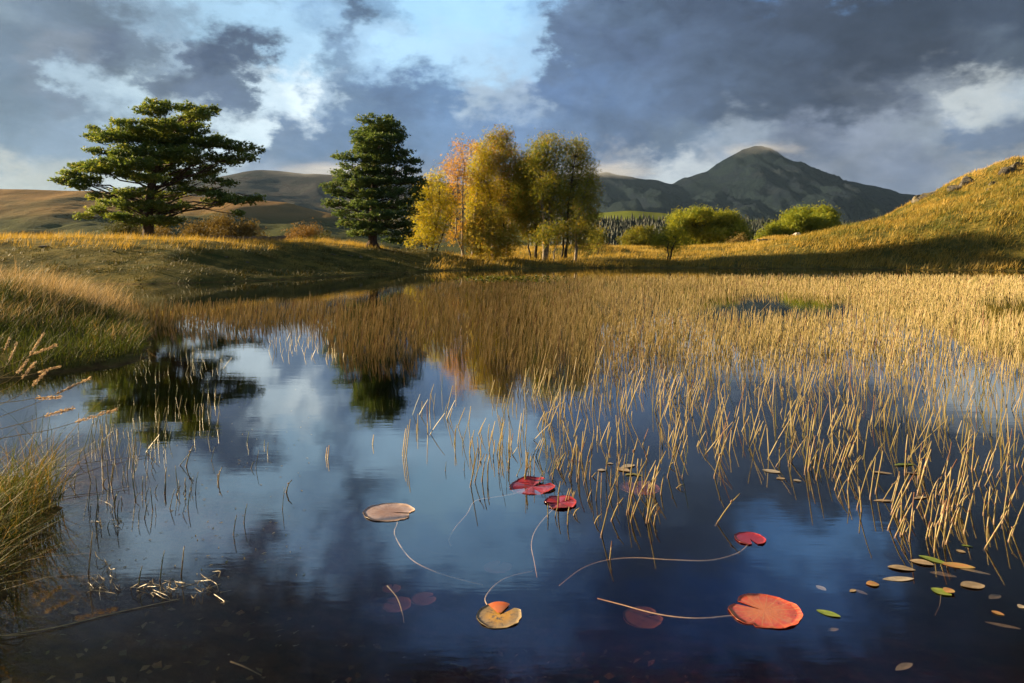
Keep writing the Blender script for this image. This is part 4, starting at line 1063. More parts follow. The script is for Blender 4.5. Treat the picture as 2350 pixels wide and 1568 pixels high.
# ------------------------------------------------------------------ lily pads, floating leaves
def pad_mat(name, inner, outer, blotch, vein, rough=.35, lo=.5, hi=.66):
    m, t, out = mat_base(name)
    tc_ = N(t, 'ShaderNodeTexCoord'); sp = N(t, 'ShaderNodeSeparateXYZ'); t.links.new(tc_.outputs['Object'], sp.inputs[0])
    x, y = E(t, sp.outputs[0]), E(t, sp.outputs[1])
    rr = N(t, 'ShaderNodeAttribute'); rr.attribute_name = 'tint'; rad = E(t, rr.outputs['Fac'])
    nz = noise(t, vscale(t, tc_.outputs['Object'], (1, 1, 0)), 14, 5, .65); nf = E(t, nz.outputs[0])
    c = mixrgb(t, (rad + (nf - .5) * .7).smooth(.25, .95), inner, outer)
    n2 = noise(t, vscale(t, tc_.outputs['Object'], (1, 1, 0), (3, 1, 0)), 22, 6, .7)
    c = mixrgb(t, E(t, n2.outputs[0]).smooth(lo, hi), c, blotch)
    ang = y.op('ARCTAN2', x)
    w = (ang * 18 + (nf - .5) * 3).op('SINE').smooth(.90, 1.0) * (rad * -.75 + 1.15)
    c = mixrgb(t, w * .85, c, vein)
    n3 = noise(t, vscale(t, tc_.outputs['Object'], (1, 1, 0), (8, 4, 0)), 55, 3, .5)
    c = mixrgb(t, E(t, n3.outputs[0]).smooth(.68, .73), c, (.09, .05, .03))
    p = principled(t, c, rough, .5, nz.outputs[0], .6, .006); p.inputs['Coat Weight'].default_value = .35; p.inputs['Coat Roughness'].default_value = .12
    tr = N(t, 'ShaderNodeBsdfTranslucent'); t.links.new(c, tr.inputs[0])
    mx_ = N(t, 'ShaderNodeMixShader'); mx_.inputs[0].default_value = .2
    t.links.new(p.outputs[0], mx_.inputs[1]); t.links.new(tr.outputs[0], mx_.inputs[2]); t.links.new(mx_.outputs[0], out.inputs[0])
    return m


P_RED = pad_mat('red_pad', (.60, .19, .08), (.56, .085, .055), (.58, .20, .11), (.58, .34, .14), .3, .46, .64)
P_TAN = pad_mat('tan_pad', (.34, .19, .12), (.54, .40, .35), (.28, .17, .12), (.58, .46, .40))
P_GOLD = pad_mat('gold_pad', (.62, .33, .04), (.32, .24, .14), (.16, .12, .08), (.55, .40, .12), .4, .52, .60)
P_CRIM = pad_mat('crimson_pad', (.30, .025, .035), (.34, .035, .05), (.45, .12, .13), (.40, .10, .10), .25, .58, .66)
P_DIM = pad_mat('sunken_pad', (.26, .05, .04), (.28, .07, .05), (.16, .04, .03), (.30, .12, .08), .5)
P_SUNK = pad_mat('sunken_brown_pad', (.20, .07, .045), (.22, .08, .05), (.13, .05, .03), (.2, .1, .06), .6)


def mono_mat(name, c1_, c2_, scale=30, rough=.4, trans=.15):
    m, t, out = mat_base(name)
    tc_ = N(t, 'ShaderNodeTexCoord'); nz = noise(t, tc_.outputs['Object'], scale, 4, .6)
    c = mixrgb(t, E(t, nz.outputs[0]).smooth(.38, .62), c1_, c2_)
    p = principled(t, c, rough, .4, nz.outputs[0], .3, .002)
    tr = N(t, 'ShaderNodeBsdfTranslucent'); t.links.new(c, tr.inputs[0])
    mx_ = N(t, 'ShaderNodeMixShader'); mx_.inputs[0].default_value = trans
    t.links.new(p.outputs[0], mx_.inputs[1]); t.links.new(tr.outputs[0], mx_.inputs[2]); t.links.new(mx_.outputs[0], out.inputs[0])
    return m


M['stalk'] = mono_mat('pad_stalk', (.62, .42, .25), (.74, .55, .36), 20)
M['flap'] = mono_mat('red_flap', (.68, .16, .05), (.60, .22, .10), 25)
M['straw_line'] = mono_mat('floating_straw', (.40, .28, .12), (.55, .42, .22), 20)


def pad_mesh(name, rad, mat, notch_deg, gap_deg, cup=.05, wave=.012, aspect=1.0, seed=0, rings=6, seg=56, fold=0.0, close=True):
    rn = np.random.default_rng(seed)
    a0 = math.radians(notch_deg + gap_deg / 2); span = math.radians(360 - gap_deg)
    th = a0 + span * np.linspace(0, 1, seg)
    ph = rn.uniform(0, 6.28, 4)
    V, T = [], []
    for k in range(rings + 1):
        f = k / rings
        wob = 1 + .03 * np.sin(2 * th + ph[0]) + .018 * np.sin(5 * th + ph[1]) + .010 * np.sin(11 * th + ph[2]) + .006 * np.sin(23 * th + ph[0]) - .10 * np.exp(-((th - a0 - span * ph[1] / 6.28) / .05) ** 2)
        edge_round = 1 - .16 * np.exp(-((np.linspace(0, 1, seg)) / .03) ** 2) * f - .16 * np.exp(-((1 - np.linspace(0, 1, seg)) / .03) ** 2) * f
        r_ = rad * f * wob * edge_round
        z = rad * (cup * f ** 3 + .022 * f ** 6 * np.maximum(0, np.sin(4 * th + ph[0]) + .5 * np.sin(9 * th + ph[2])) + wave * f * np.sin(3 * th + ph[3]) + fold * f * np.abs(np.sin(th * 2.5 + ph[1])))
        V.append(np.stack([r_ * np.cos(th), r_ * np.sin(th) * aspect, z + .003], 1)); T.append(np.full(seg, f))
    V = np.concatenate(V); T = np.concatenate(T); n = len(V)
    q = []
    for k in range(rings):
        for j in range(seg - 1): q.append([k * seg + j, k * seg + j + 1, (k + 1) * seg + j + 1, (k + 1) * seg + j])
    # underside, 2 mm below, and the rim
    V2 = V.copy(); V2[:, 2] -= .002
    q = np.array(q); qb = q[:, ::-1] + n
    o = rings * seg
    rim = np.array([[o + j, o + j + n, o + j + 1 + n, o + j + 1] for j in range(seg - 1)])
    g2 = Geo(); g2.add(np.concatenate([V, V2]), None, np.concatenate([q, qb, rim]), np.concatenate([T, T]))
    return g2.mesh(name, mat, smooth_shade=True)


def smooth_line(pts, n=28):
    pts = np.asarray(pts, float); k = len(pts)
    P = np.concatenate([2 * pts[:1] - pts[1:2], pts, 2 * pts[-1:] - pts[-2:-1]])
    out_ = []
    for t in np.linspace(0, k - 1, n):
        i = min(int(t), k - 2); f = t - i
        p0, p1, p2, p3 = P[i], P[i + 1], P[i + 2], P[i + 3]
        out_.append(.5 * (2 * p1 + (p2 - p0) * f + (2 * p0 - 5 * p1 + 4 * p2 - p3) * f * f + (3 * p1 - p0 - 3 * p2 + p3) * f ** 3))
    return np.array(out_)


def c6(px, py): return (860 + px / 2.1364) / 1.0638, (1100 + py / 2.1364) / 1.0638
def c7(px, py): return (1700 + px / 2.76) / 1.0638, (1100 + py / 2.76) / 1.0638


def lily(label, centre, hw, mat, notch, gap, stalk=None, z=.0, depth=(.03, .32), cup=.004, wave=.003, fold=0.0, aspect=1.0, seed=0, tilt=(0, 0), sub=None):
    u, v = c6(*centre); p = gnd(u, v, z); rad = hw / 2.1364 / 1.0638 * p[1] / F
    rt = root('lily_pad', p, label, 'lily pad', 'lily pads drifting over the dark water')
    lf = link('leaf', pad_mesh('leaf', rad, mat, notch, gap, cup, wave, aspect, seed, fold=fold), rt)
    lf.rotation_euler = (tilt[0], tilt[1], 0)
    if sub: sub(rt, lf, rad)
    if stalk:
        pts = []
        for i, (a, b_) in enumerate(stalk):
            f = i / (len(stalk) - 1); pts.append(gnd(*c6(a, b_), -.004 - .02 * f - .15 * max(0., f - .3) ** 1.3))
        pts = [p + np.array([0, 0, -.006])] + pts if len(pts) else pts
        g2 = Geo(); tube(g2, smooth_line(pts, 40), np.linspace(.0032, .0026, 40), 7, .5, True)
        link('stalk', g2.mesh('stalk', M['stalk'], p, True), rt)
    return rt


def flap(rt, lf, rad):
    g2 = Geo(); V = []
    for i in range(7):
        for j in range(7):
            a = math.radians(62 + 60 * i / 6); r_ = rad * (.15 + .83 * j / 6)
            V.append([r_ * math.cos(a), r_ * math.sin(a), .006 + rad * .055 * (math.sin(math.pi * i / 6) ** .7) * (j / 6)])
    q = [[i * 7 + j, i * 7 + j + 1, (i + 1) * 7 + j + 1, (i + 1) * 7 + j] for i in range(6) for j in range(6)]
    g2.add(V, None, q); tag(link('lobe', g2.mesh('lobe', M['flap'], smooth_shade=True), lf), 'bright red curled lobe')


lily('large bright red lily pad with its notch at the upper left, the biggest pad', (2150, 838), 186, P_RED, 143, 15, [(2000, 860), (1800, 876), (1600, 855), (1400, 803), (1280, 772)], depth=(.02, .12), cup=.003, wave=.002, seed=3, aspect=.93)
lily('yellow and brown blotched lily pad with a bright red lobe at its notch', (767, 862), 121, P_GOLD, 52, 22, [(698, 795), (705, 748), (760, 690), (830, 655), (940, 630)], depth=(.02, .25), seed=5, sub=flap)
lily('pale pinkish tan lily pad floating alone in the bright reflection', (192, 323), 137, P_TAN, -12, 12, [(235, 372), (222, 440), (300, 560), (430, 632), (560, 672), (680, 702)], depth=(.02, .22), seed=7, aspect=.9)
lily('small glossy crimson lily pad with its notch towards the camera', (2075, 463), 80, P_CRIM, -88, 26, [(2060, 497), (2000, 540), (1860, 574), (1650, 570), (1480, 560), (1330, 572), (1200, 615), (1080, 705)], depth=(.015, .2), cup=.03, seed=9)
lily('crimson lily pad with one half folded over pale pink, behind the crumpled one', (940, 190), 116, P_CRIM, 30, 34, [(850, 225), (740, 245), (640, 265), (600, 330), (540, 400), (505, 460), (515, 500)], depth=(.015, .2), cup=.01, fold=.07, seed=11, tilt=(.08, -.04))
lily('dark crimson crumpled lily pad with wavy lobes at the foot of the rushes', (1085, 275), 87, P_CRIM, 200, 24, [(1030, 325), (960, 410), (935, 490), (950, 580), (965, 665)], depth=(.015, .2), cup=.01, fold=.09, seed=13)
lily('dull red lily pad just under the water among the rush stems', (1500, 195), 106, P_DIM, 100, 14, None, z=-.02, seed=15)
lily('sunken brown lily pad showing faintly left of the large red pad', (1515, 872), 106, P_SUNK, 20, 14, None, z=-.14, seed=17)
lily('sunken brown lily pad, faint, topmost of three near the sunken stem', (205, 722), 48, P_SUNK, 90, 14, None, z=-.20, seed=19)
lily('sunken brown lily pad, faint, largest of three under the dark water', (232, 805), 78, P_SUNK, 160, 14, None, z=-.20, seed=21)
lily('sunken brown lily pad, faint, rightmost of three under the dark water', (372, 775), 68, P_SUNK, 30, 14, None, z=-.20, seed=23)
lily('sunken reddish lily pad lying deep behind the yellow blotched pad', (760, 610), 72, P_SUNK, 70, 14, None, z=-.20, seed=25)

LEAFM = {'green': mono_mat('leaf_green', (.17, .24, .04), (.26, .32, .07), 30), 'tan': mono_mat('leaf_tan', (.30, .22, .13), (.40, .31, .20), 30), 'orange': mono_mat('leaf_orange', (.46, .22, .09), (.40, .28, .10), 26),
         'pale': mono_mat('leaf_pale', (.34, .29, .22), (.44, .38, .30), 30), 'dim': mono_mat('leaf_dim', (.20, .16, .11), (.27, .21, .15), 30), 'olive': mono_mat('leaf_olive', (.20, .20, .06), (.30, .27, .11), 30)}


def oval(label, fn, k, px, py, w, slope, shape, mat, z=.0, stem=None):
    """floating oval leaf: w = length on the drawing, slope = drop per unit, shape = width over length"""
    u, v = fn(px, py); p = gnd(u, v, z); s_ = 1 / k / 1.0638 * p[1] / F
    sink = (v - HY) / F
    dxw, dyw = w * s_, -w * slope * s_ / sink
    L = math.hypot(dxw, dyw); ang = math.atan2(dyw, dxw)
    n_, kk = 15, 5
    g2 = Geo(); V = []
    for i in range(n_):
        f = i / (n_ - 1); half = max(L * shape * .5 * (math.sin(math.pi * f) ** .72), .0004)
        for j in range(kk):
            c = (j / (kk - 1) - .5) * 2
            V.append([(f - .5) * L, c * half, .003 + .10 * half * abs(c) + .02 * L * math.sin(3 * f + px)])
    q = [[i * kk + j, i * kk + j + 1, (i + 1) * kk + j + 1, (i + 1) * kk + j] for i in range(n_ - 1) for j in range(kk - 1)]
    V = np.array(V); nn = len(V); q = np.array(q)
    V2 = V - np.array([0, 0, .0015])
    g2.add(np.concatenate([V, V2]), None, np.concatenate([q, q[:, ::-1] + nn]))
    if stem is None:
        o = link('pondweed_leaf', g2.mesh('pondweed_leaf', LEAFM[mat], smooth_shade=True)); o.location = p; o.rotation_euler = (0, 0, ang)
        return tag(o, label, 'leaf', 'oval pondweed leaves on the water')
    rt = root('pondweed_leaf', p, label, 'leaf', 'oval pondweed leaves on the water')
    o = link('blade', g2.mesh('blade', LEAFM[mat], smooth_shade=True), rt); o.rotation_euler = (0, 0, ang)
    pts = [p + np.array([math.cos(ang), math.sin(ang), 0]) * L * .5 * stem[0]] + [gnd(*fn(a, b_), -.05 - .1 * i) for i, (a, b_) in enumerate(stem[1:])]
    g3 = Geo(); tube(g3, smooth_line(pts, 12), .0016, 5)
    link('stalk', g3.mesh('stalk', LEAFM['dim'], p), rt)


A7 = dict(fn=c7, k=2.76); A6 = dict(fn=c6, k=2.1364)
for lab, px, py, w, sl_, sh, mt, z, st in [
    ('narrow green leaf pointing at the orange-brown leaf beside it', 1598, 740, 130, .42, .36, 'green', 0, None),
    ('orange-brown oval leaf with a green edge, joined to the narrow green leaf', 1763, 778, 188, .18, .42, 'orange', 0, None),
    ('tan oval leaf left of the narrow green leaf', 1520, 759, 122, .28, .55, 'tan', 0, None),
    ('long tan leaf above the longest pale leaf', 1383, 798, 166, .12, .42, 'tan', 0, None),
    ('longest and narrowest tan leaf beside the round orange leaf', 1361, 868, 214, .0, .30, 'pale', 0, None),
    ('small round orange leaf', 1188, 904, 84, .05, .85, 'orange', 0, None),
    ('dim sunken leaf below the orange-brown leaf', 1664, 840, 132, .3, .4, 'dim', -.04, None),
    ('thin tan leaf on edge right of the orange-brown leaf', 1880, 820, 160, .2, .2, 'tan', -.005, None),
    ('broad tan leaf with a blunt end, right of the paired green and orange leaves', 1862, 912, 172, -.04, .6, 'tan', 0, None),
    ('green leaf tucked under the small pointed orange leaf', 1650, 955, 75, .7, .75, 'green', 0, (0, 1640, 1040, 1610, 1110)),
    ('small pointed orange leaf overlapping a green one', 1702, 948, 68, -.25, .95, 'orange', .006, None),
    ('half sunken pale leaf standing on edge at the left of the group', 840, 930, 34, 1.1, .6, 'pale', -.01, None),
    ('small curled tan leaf left of the round orange leaf', 1055, 948, 52, -.2, .55, 'tan', 0, None),
    ('small dim leaf lying next to the curled tan leaf', 1108, 957, 62, .5, .4, 'dim', -.02, None),
    ('lone bright green oval leaf right of the large red lily pad', 890, 1101, 122, .42, .42, 'green', 0, None),
    ('small dim leaf below the lone green oval leaf', 922, 1212, 82, -.1, .45, 'dim', -.03, None),
    ('little orange leaf near the right edge', 2032, 1099, 54, .5, .6, 'orange', 0, None),
    ('long dim sunken leaf at the far right below the little orange leaf', 2065, 1182, 175, .32, .2, 'dim', -.05, None),
    ('torn grey leaf above the little orange leaf', 2012, 990, 118, -.25, .4, 'dim', -.02, None),
    ('dim brown leaf on a stalk near the bottom edge', 1400, 1462, 152, -.26, .35, 'dim', -.02, None),
    ('small tan leaf under the lowest rush stems', 1782, 682, 38, .5, .7, 'tan', 0, None),
    ('short green blade at the foot of the lowest rush stem', 1826, 646, 56, .3, .3, 'green', 0, None),
    ('pale round leaf cut by the right edge', 2192, 1056, 48, -.2, 1.0, 'pale', 0, None),
    ('pale double leaf floating alone above the blue reflection', 506, 141, 100, .2, .55, 'pale', 0, None),
    ('round tan leaf below the pale double leaf', 568, 190, 60, -.05, .75, 'tan', 0, None),
    ('pale oval leaf right of the thin green stems', 680, 205, 50, .1, .75, 'pale', 0, None),
    ('tan leaf among the rushes at the right, lowest of them', 1262, 341, 130, .05, .28, 'tan', 0, None),
    ('tan leaf among the rushes right of the lowest one', 1508, 322, 112, -.1, .3, 'tan', 0, None),
    ('long tan leaf deep among the right rushes', 1472, 156, 132, .04, .3, 'tan', 0, None),
    ('tan leaf left of the long one deep among the rushes', 1252, 152, 124, .06, .3, 'tan', 0, None),
    ('green leaf high among the right rushes', 1402, 98, 150, -.05, .25, 'green', 0, None)]:
    oval(lab, c7, 2.76, px, py, w, sl_, sh, mt, z, None if st is None else (st[0], (st[1], st[2]), (st[3], st[4])))
for lab, px, py, w, sl_, sh, mt in [
    ('pale oval leaf between the two red pads behind the tufts', 1300, 105, 42, .05, .8, 'pale'), ('long pale leaf behind the sunken red pad', 1438, 84, 80, -.15, .5, 'pale'),
    ('tan leaf crossing the long pale leaf', 1412, 102, 56, .4, .55, 'tan'), ('small round pale leaf above the sunken red pad', 1346, 70, 30, 0, .9, 'pale'),
    ('green leaf just above the sunken red pad', 1452, 126, 62, -.15, .4, 'olive'), ('olive leaf right of the green one above the sunken red pad', 1490, 130, 44, .1, .6, 'olive')]:
    oval(lab, c6, 2.1364, px, py, w, sl_, sh, mt)
C4 = lambda px, py: ((px / 2.611) / 1.0638, (560 + py / 2.611) / 1.0638)
C5 = lambda px, py: ((px / 2.348) / 1.0638, (1000 + py / 2.348) / 1.0638)

# floating straw, tangles of dead grass, sunken stem
def line_thing(name, label, cat, pts, r, mat='straw_line', group=None):
    g2 = Geo(); P = smooth_line(pts, 30); tube(g2, P, np.linspace(r, r * .5, 30), 5, .5, True)
    o = link(name, g2.mesh(name, M[mat], P[0], True)); o.location = P[0]
    return tag(o, label, cat, group)


line_thing('grass_stalk', 'long pale grass stalk lying flat on the water at the lower left', 'stalk', [gnd(*C5(-60, 1308), .012), gnd(*C5(300, 1252), .006), gnd(*C5(620, 1175), .004), gnd(*C5(1030, 1085), .004)], .0032)
line_thing('grass_stalk', 'orange straw end lying on the water at the left edge', 'stalk', [gnd(*C5(-50, 1300), .01), gnd(*C5(80, 1295), .02), gnd(*C5(150, 1290), .01)], .004)
line_thing('grass_stalk', 'thin stalk bent flat over the water from the left bank', 'stalk', [gnd(*C5(150, 370), .10), gnd(*C5(380, 325), .05), gnd(*C5(620, 290), .02), gnd(*C5(860, 262), .01)], .0028)
line_thing('grass_stalk', 'dark stalk lying on the water below the left grass clump', 'stalk', [gnd(*C5(100, 520), .03), gnd(*C5(400, 495), .008), gnd(*C5(600, 470), .006), gnd(*C5(745, 440), .012)], .0026)
line_thing('grass_stalk', 'reddish straw under water near the bottom edge', 'stalk', [gnd(*C5(1320, 1445), -.03), gnd(*C5(1400, 1475), -.03), gnd(*C5(1500, 1525), -.05)], .0035)
line_thing('water_stem', 'pale sunken stem standing above the sunken brown pads', 'stem', [gnd(*c6(182, 705), -.01), gnd(*c6(235, 770), -.03), gnd(*c6(262, 850), -.06), gnd(*c6(270, 900), -.10)], .0030)
for j, (lab, cx_, cy_, n_, rx_, ry_) in enumerate([('tangle of pale dead grass around the green stem near the lower left', 915, 1020, 26, 95, 40), ('small tangle of pale dead grass stretched to the right of the straw stem', 1200, 1000, 14, 90, 60),
                                                  ('loose brown tangle of straws left of the green stem', 590, 960, 20, 90, 80), ('thin straw tangle curled on the water below the left grasses', 640, 640, 12, 80, 45)]):
    g2 = Geo(); p0 = gnd(*C5(cx_, cy_))
    for _ in range(n_):
        a = RNG.uniform(-1, 1, 2); b_ = a + RNG.normal(size=2) * .7
        m_ = (a + b_) / 2 + RNG.normal(size=2) * .3
        pts = [gnd(*C5(cx_ + q[0] * rx_, cy_ + q[1] * ry_), zz_) for q, zz_ in ((a, .002), (m_, RNG.uniform(0, .03)), (b_, -.01))]
        tube(g2, smooth_line(pts, 9), .0013, 4)
    o = link('grass_tangle', g2.mesh('grass_tangle', M['straw_line'], p0)); o.location = p0
    tag(o, lab, 'dead grass', 'tangles of dead grass on the water')

# seed heads arching from the left clump
M['seed'] = foliage_mat('seed_head', [(0, (.30, .21, .13)), (.6, (.50, .38, .26)), (1, (.62, .52, .38))], .4, .6, .25, (1.1, 1, .8))
SEEDS = [((-20, 1000), (140, 830), (365, 735), 5.0, 'tallest'), ((-30, 1060), (130, 870), (282, 662), 5.4, ''), ((-30, 1150), (90, 990), (228, 845), 4.4, ''), ((-20, 1020), (180, 930), (385, 872), 4.8, ''), ((-40, 1100), (60, 960), (180, 832), 4.6, ''),
         ((-20, 1250), (150, 1040), (300, 900), 4.2, ''), ((-40, 1010), (30, 880), (110, 720), 5.2, ''), ((-30, 1300), (250, 1100), (575, 950), 4.3, ''), ((-20, 1380), (200, 1220), (470, 1140), 3.8, ''), ((-30, 1200), (150, 1090), (390, 1070), 4.0, ''), ((-20, 1420), (350, 1270), (745, 1148), 3.7, ''), ((-40, 960), (10, 800), (60, 690), 5.6, '')]
SL = ['straw seed head reaching highest over the left water, pointing right', 'straw seed head rising steeply beside the tallest one', 'short golden seed head below the two tall ones', 'drooping golden seed head pointing right over the water',
      'upright golden seed head at the left edge above the clump', 'thin pale seed head leaning across the near left bay', 'dark gold seed head close to the left edge', 'far-reaching thin seed head out over the open water',
      'low reddish seed head just above the green stems', 'pale seed head in front of the near left bay', 'longest low stalk with small seed head touching the reflections', 'blurred straw seed head at the left edge, farthest up']
for (a, b_, c_, Dd, _), lab in zip(SEEDS, SL):
    pts = [far(*C4(*q), Dd + .25 * i) for i, q in enumerate((a, b_, c_))]
    pts[0] = pts[0] + np.array([-.15, 0, 0])
    foot = np.array([pts[0][0] - .1, pts[0][1], lz(pts[0][0] - .1, pts[0][1]) - .03])
    P = smooth_line([foot] + pts, 36)
    rt = root('seeding_grass', foot, lab, 'grass', 'seeding grasses on the near left bank')
    g2 = Geo(); tube(g2, P, np.linspace(.0026, .0012, 36), 5, .5)
    link('stalk', g2.mesh('stalk', M['straw'], foot), rt)
    g2 = Geo(); k0 = 27; nn = 130
    f = RNG.uniform(k0, 35, nn); i = f.astype(int); pos = P[i] + (P[np.minimum(i + 1, 35)] - P[i]) * (f - i)[:, None] + RNG.normal(size=(nn, 3)) * .005
    dirs = (P[35] - P[k0])[None] / np.linalg.norm(P[35] - P[k0]) + unit(nn) * .5
    fr_ = frames(dirs, RNG.uniform(0, 6, nn))[:, :, [0, 2, 1]]
    batch(g2, LEAF_V, LEAF_F, pos, fr_, np.stack([np.full(nn, .009), np.full(nn, .022), np.full(nn, .009)], 1), RNG.uniform(0, 1, nn))
    link('seed_head', g2.mesh('seed_head', M['seed'], foot), rt)

# green water plants in the middle of the rush bed
g2 = Geo(); nn = 900; P = np.stack([RNG.normal(0, 1.2, nn) - .3, RNG.normal(31.0, .6, nn), RNG.uniform(.10, .36, nn)], 1)
batch(g2, LEAF_V, LEAF_F, P, frames(unit(nn) + np.array([0, 0, 1.0]), RNG.uniform(0, 6, nn)), RNG.uniform(.08, .16, nn), RNG.uniform(.3, .9, nn))
tag(link('bogbean', g2.mesh('bogbean', M['grass_green'])), 'green patch of bogbean leaves in the middle of the rush bed', 'water plants', kind='stuff')

# ------------------------------------------------------------------ rocks, walls, sheep
def boulder(name, label, p, size, seed, mat='rock', group=None, sink=.3):
    import bmesh
    bm = bmesh.new(); bmesh.ops.create_icosphere(bm, subdivisions=4, radius=1)
    co = np.array([v.co[:] for v in bm.verts]); rn = np.random.default_rng(seed)
    for _ in range(15):                                   # planes that split the rock
        n_ = rn.normal(size=3); n_ /= np.linalg.norm(n_); d = rn.uniform(.55, .9)
        ex = co @ n_ - d; co = co - np.maximum(ex, 0)[:, None] * n_ * .92
    co *= (1 + .18 * fbm(co[:, 0] * 2.2 + seed, co[:, 1] * 2.2 + co[:, 2] * 1.9, 4, seed))[:, None]
    co = co * np.asarray(size)
    fc = np.array([[v.index for v in f.verts] for f in bm.faces]); bm.free()
    o = link(name, make_mesh(name, co, [fc], M[mat])); o.location = p - np.array([0, 0, sink * size[2] * .5]); o.rotation_euler = (0, 0, rn.uniform(-.5, .5))
    return tag(o, label, 'rock', group)


RK = [(2055, 255, 48, 46, 'tall cracked grey outcrop on the hill skyline, below the crest'), (1990, 292, 34, 26, 'grey crag at the left foot of the tall cracked outcrop'), (1905, 320, 60, 34, 'dark slab leaning down the skyline of the hill'), (1835, 350, 58, 26, 'lower dark slab at the end of the skyline crags'), (1770, 418, 28, 15, 'small dark rock below the skyline slabs'),
      (2168, 305, 22, 19, 'pale sunlit rock face on the open hillside'), (2200, 278, 26, 22, 'dark rock behind the pale sunlit one'), (2262, 205, 34, 30, 'jagged grey crag high on the hill near the right edge'), (2310, 178, 36, 26, 'highest crag at the top right of the hill'), (2098, 300, 12, 8, 'tiny grey stone right of the tall outcrop'), (2272, 352, 9, 6, 'tiny stone on the bright slope near the right edge'), (262, 660, 16, 7, 'grey stone on the small mound behind the shore')]
for i, (px, py, rx_, rz_, lab) in enumerate(RK):
    u, v, k = c3(px, py); p = hit(u, v, 30, 125); s_ = p[1] / F
    boulder('hill_rock', lab, p, (rx_ * k * s_ * 1.7, rx_ * k * s_ * 1.2, rz_ * k * s_ * 1.9), 40 + i, group='rocks on the right hill', sink=1.25)
for i, (fn, px, py, rx_, rz_, lab) in enumerate([(c2, 530, 1112, 22, 14, 'lichen covered rock below the tall dark pine'), (c2, 330, 1092, 26, 10, 'flat rock left of the one below the dark pine'), (c2, 450, 1100, 26, 9, 'flat grey rock between the two under the dark pine'),
                                                 (c1, 905, 1290, 26, 14, 'pale rock on the shaded bank left of the lone pine'), (c1, 1805, 1335, 18, 12, 'small pale rock on the shaded bank right of the lone pine'), (c1, 1970, 1375, 20, 10, 'lowest pale rock on the shaded bank'), (c1, 345, 1248, 50, 12, 'dark overhanging rock at the left end of the bank rim')]):
    u, v, k = fn(px, py); p = hit(u, v, 30, 70); s_ = p[1] / F
    boulder('bank_rock', lab, p, (rx_ * k * s_, rx_ * k * s_ * .7, rz_ * k * s_), 70 + i, group='rocks on the far left bank', sink=.2)

BOX_V = np.array([[x_, y_, z_] for z_ in (-.5, .5) for x_, y_ in ((-.5, -.5), (.5, -.5), (.5, .5), (-.5, .5))])
BOX_F = np.array([[3, 2, 1, 0], [4, 5, 6, 7], [0, 1, 5, 4], [1, 2, 6, 5], [2, 3, 7, 6], [3, 0, 4, 7]])


def dry_wall(label, line, h, th=.45, stone=.26):
    line = np.array(line); p0 = line[0]
    rt = root('stone_wall', p0, label, 'wall', 'dry stone walls')
    seg = np.linalg.norm(np.diff(line[:, :2], axis=0), axis=1); cum = np.concatenate([[0], np.cumsum(seg)])
    rows = int(h / (stone * .55)) + 1; pos, fr_, scs = [], [], []
    for r_ in range(rows):
        t = -stone * .5 * (r_ % 2)
        while t < cum[-1]:
            w_ = stone * RNG.uniform(.7, 1.5)
            q = min(max(t + w_ / 2, 0), cum[-1]); pt = np.array([np.interp(q, cum, line[:, i]) for i in range(3)])
            q2 = min(q + .3, cum[-1]); d = np.array([np.interp(q2, cum, line[:, i]) - np.interp(q2 - .3, cum, line[:, i]) for i in range(3)]); d /= np.linalg.norm(d[:2])
            pos.append(pt + [RNG.normal() * .03, RNG.normal() * .04, r_ * stone * .55 + RNG.normal() * .02])
            a = math.atan2(d[1], d[0]) + RNG.normal() * .08
            fr_.append([[math.cos(a), -math.sin(a), 0], [math.sin(a), math.cos(a), 0], [0, 0, 1]])
            scs.append([w_, th * RNG.uniform(.8, 1.1) * (1 - .25 * r_ / rows), stone * .6 * RNG.uniform(.8, 1.3)]); t += w_ * .96
    g3 = Geo(); batch(g3, BOX_V, BOX_F, np.array(pos), np.array(fr_), np.array(scs), np.full(len(pos), .5))
    o = link('stones', g3.mesh('stones', M['wall_stone'], p0), rt); o['kind'] = 'stuff'


ln = []
for px, py in ((965, 606), (1050, 602), (1130, 590), (1210, 575), (1290, 558), (1350, 543), (1400, 528)):
    u, v, k = c3(px, py); Dd = 106.0; p = far(u, v, Dd); ln.append([p[0], Dd, min(lz(p[0], Dd), p[2]) - .1])
ln = np.array(ln); 
dry_wall('dry stone wall climbing to the foot of the right hill', ln, 1.35, .6, .34)
ln = []
for px, py in ((1680, 1212), (1800, 1215), (1930, 1218), (2060, 1228), (2180, 1240), (2270, 1252)):
    u, v, k = c1(px, py); Dd = 54.5; p = far(u, v, Dd); ln.append([p[0], Dd, lz(p[0], Dd) - .1])
dry_wall('low dark stone wall running out right of the tawny bush', ln, .62, .4, .22)

# sheep
def ellip(geo, c, r, n=10, k=12):
    th = np.linspace(0, np.pi, n); ph = np.arange(k) * 2 * np.pi / k
    V = np.stack([np.outer(np.cos(th), np.ones(k)) * r[0], np.outer(np.sin(th), np.cos(ph)) * r[1], np.outer(np.sin(th), np.sin(ph)) * r[2]], 2).reshape(-1, 3) + np.asarray(c)
    q = [[(i + 1) * k + j, (i + 1) * k + (j + 1) % k, i * k + (j + 1) % k, i * k + j] for i in range(n - 1) for j in range(k)]
    geo.add(V, None, q)


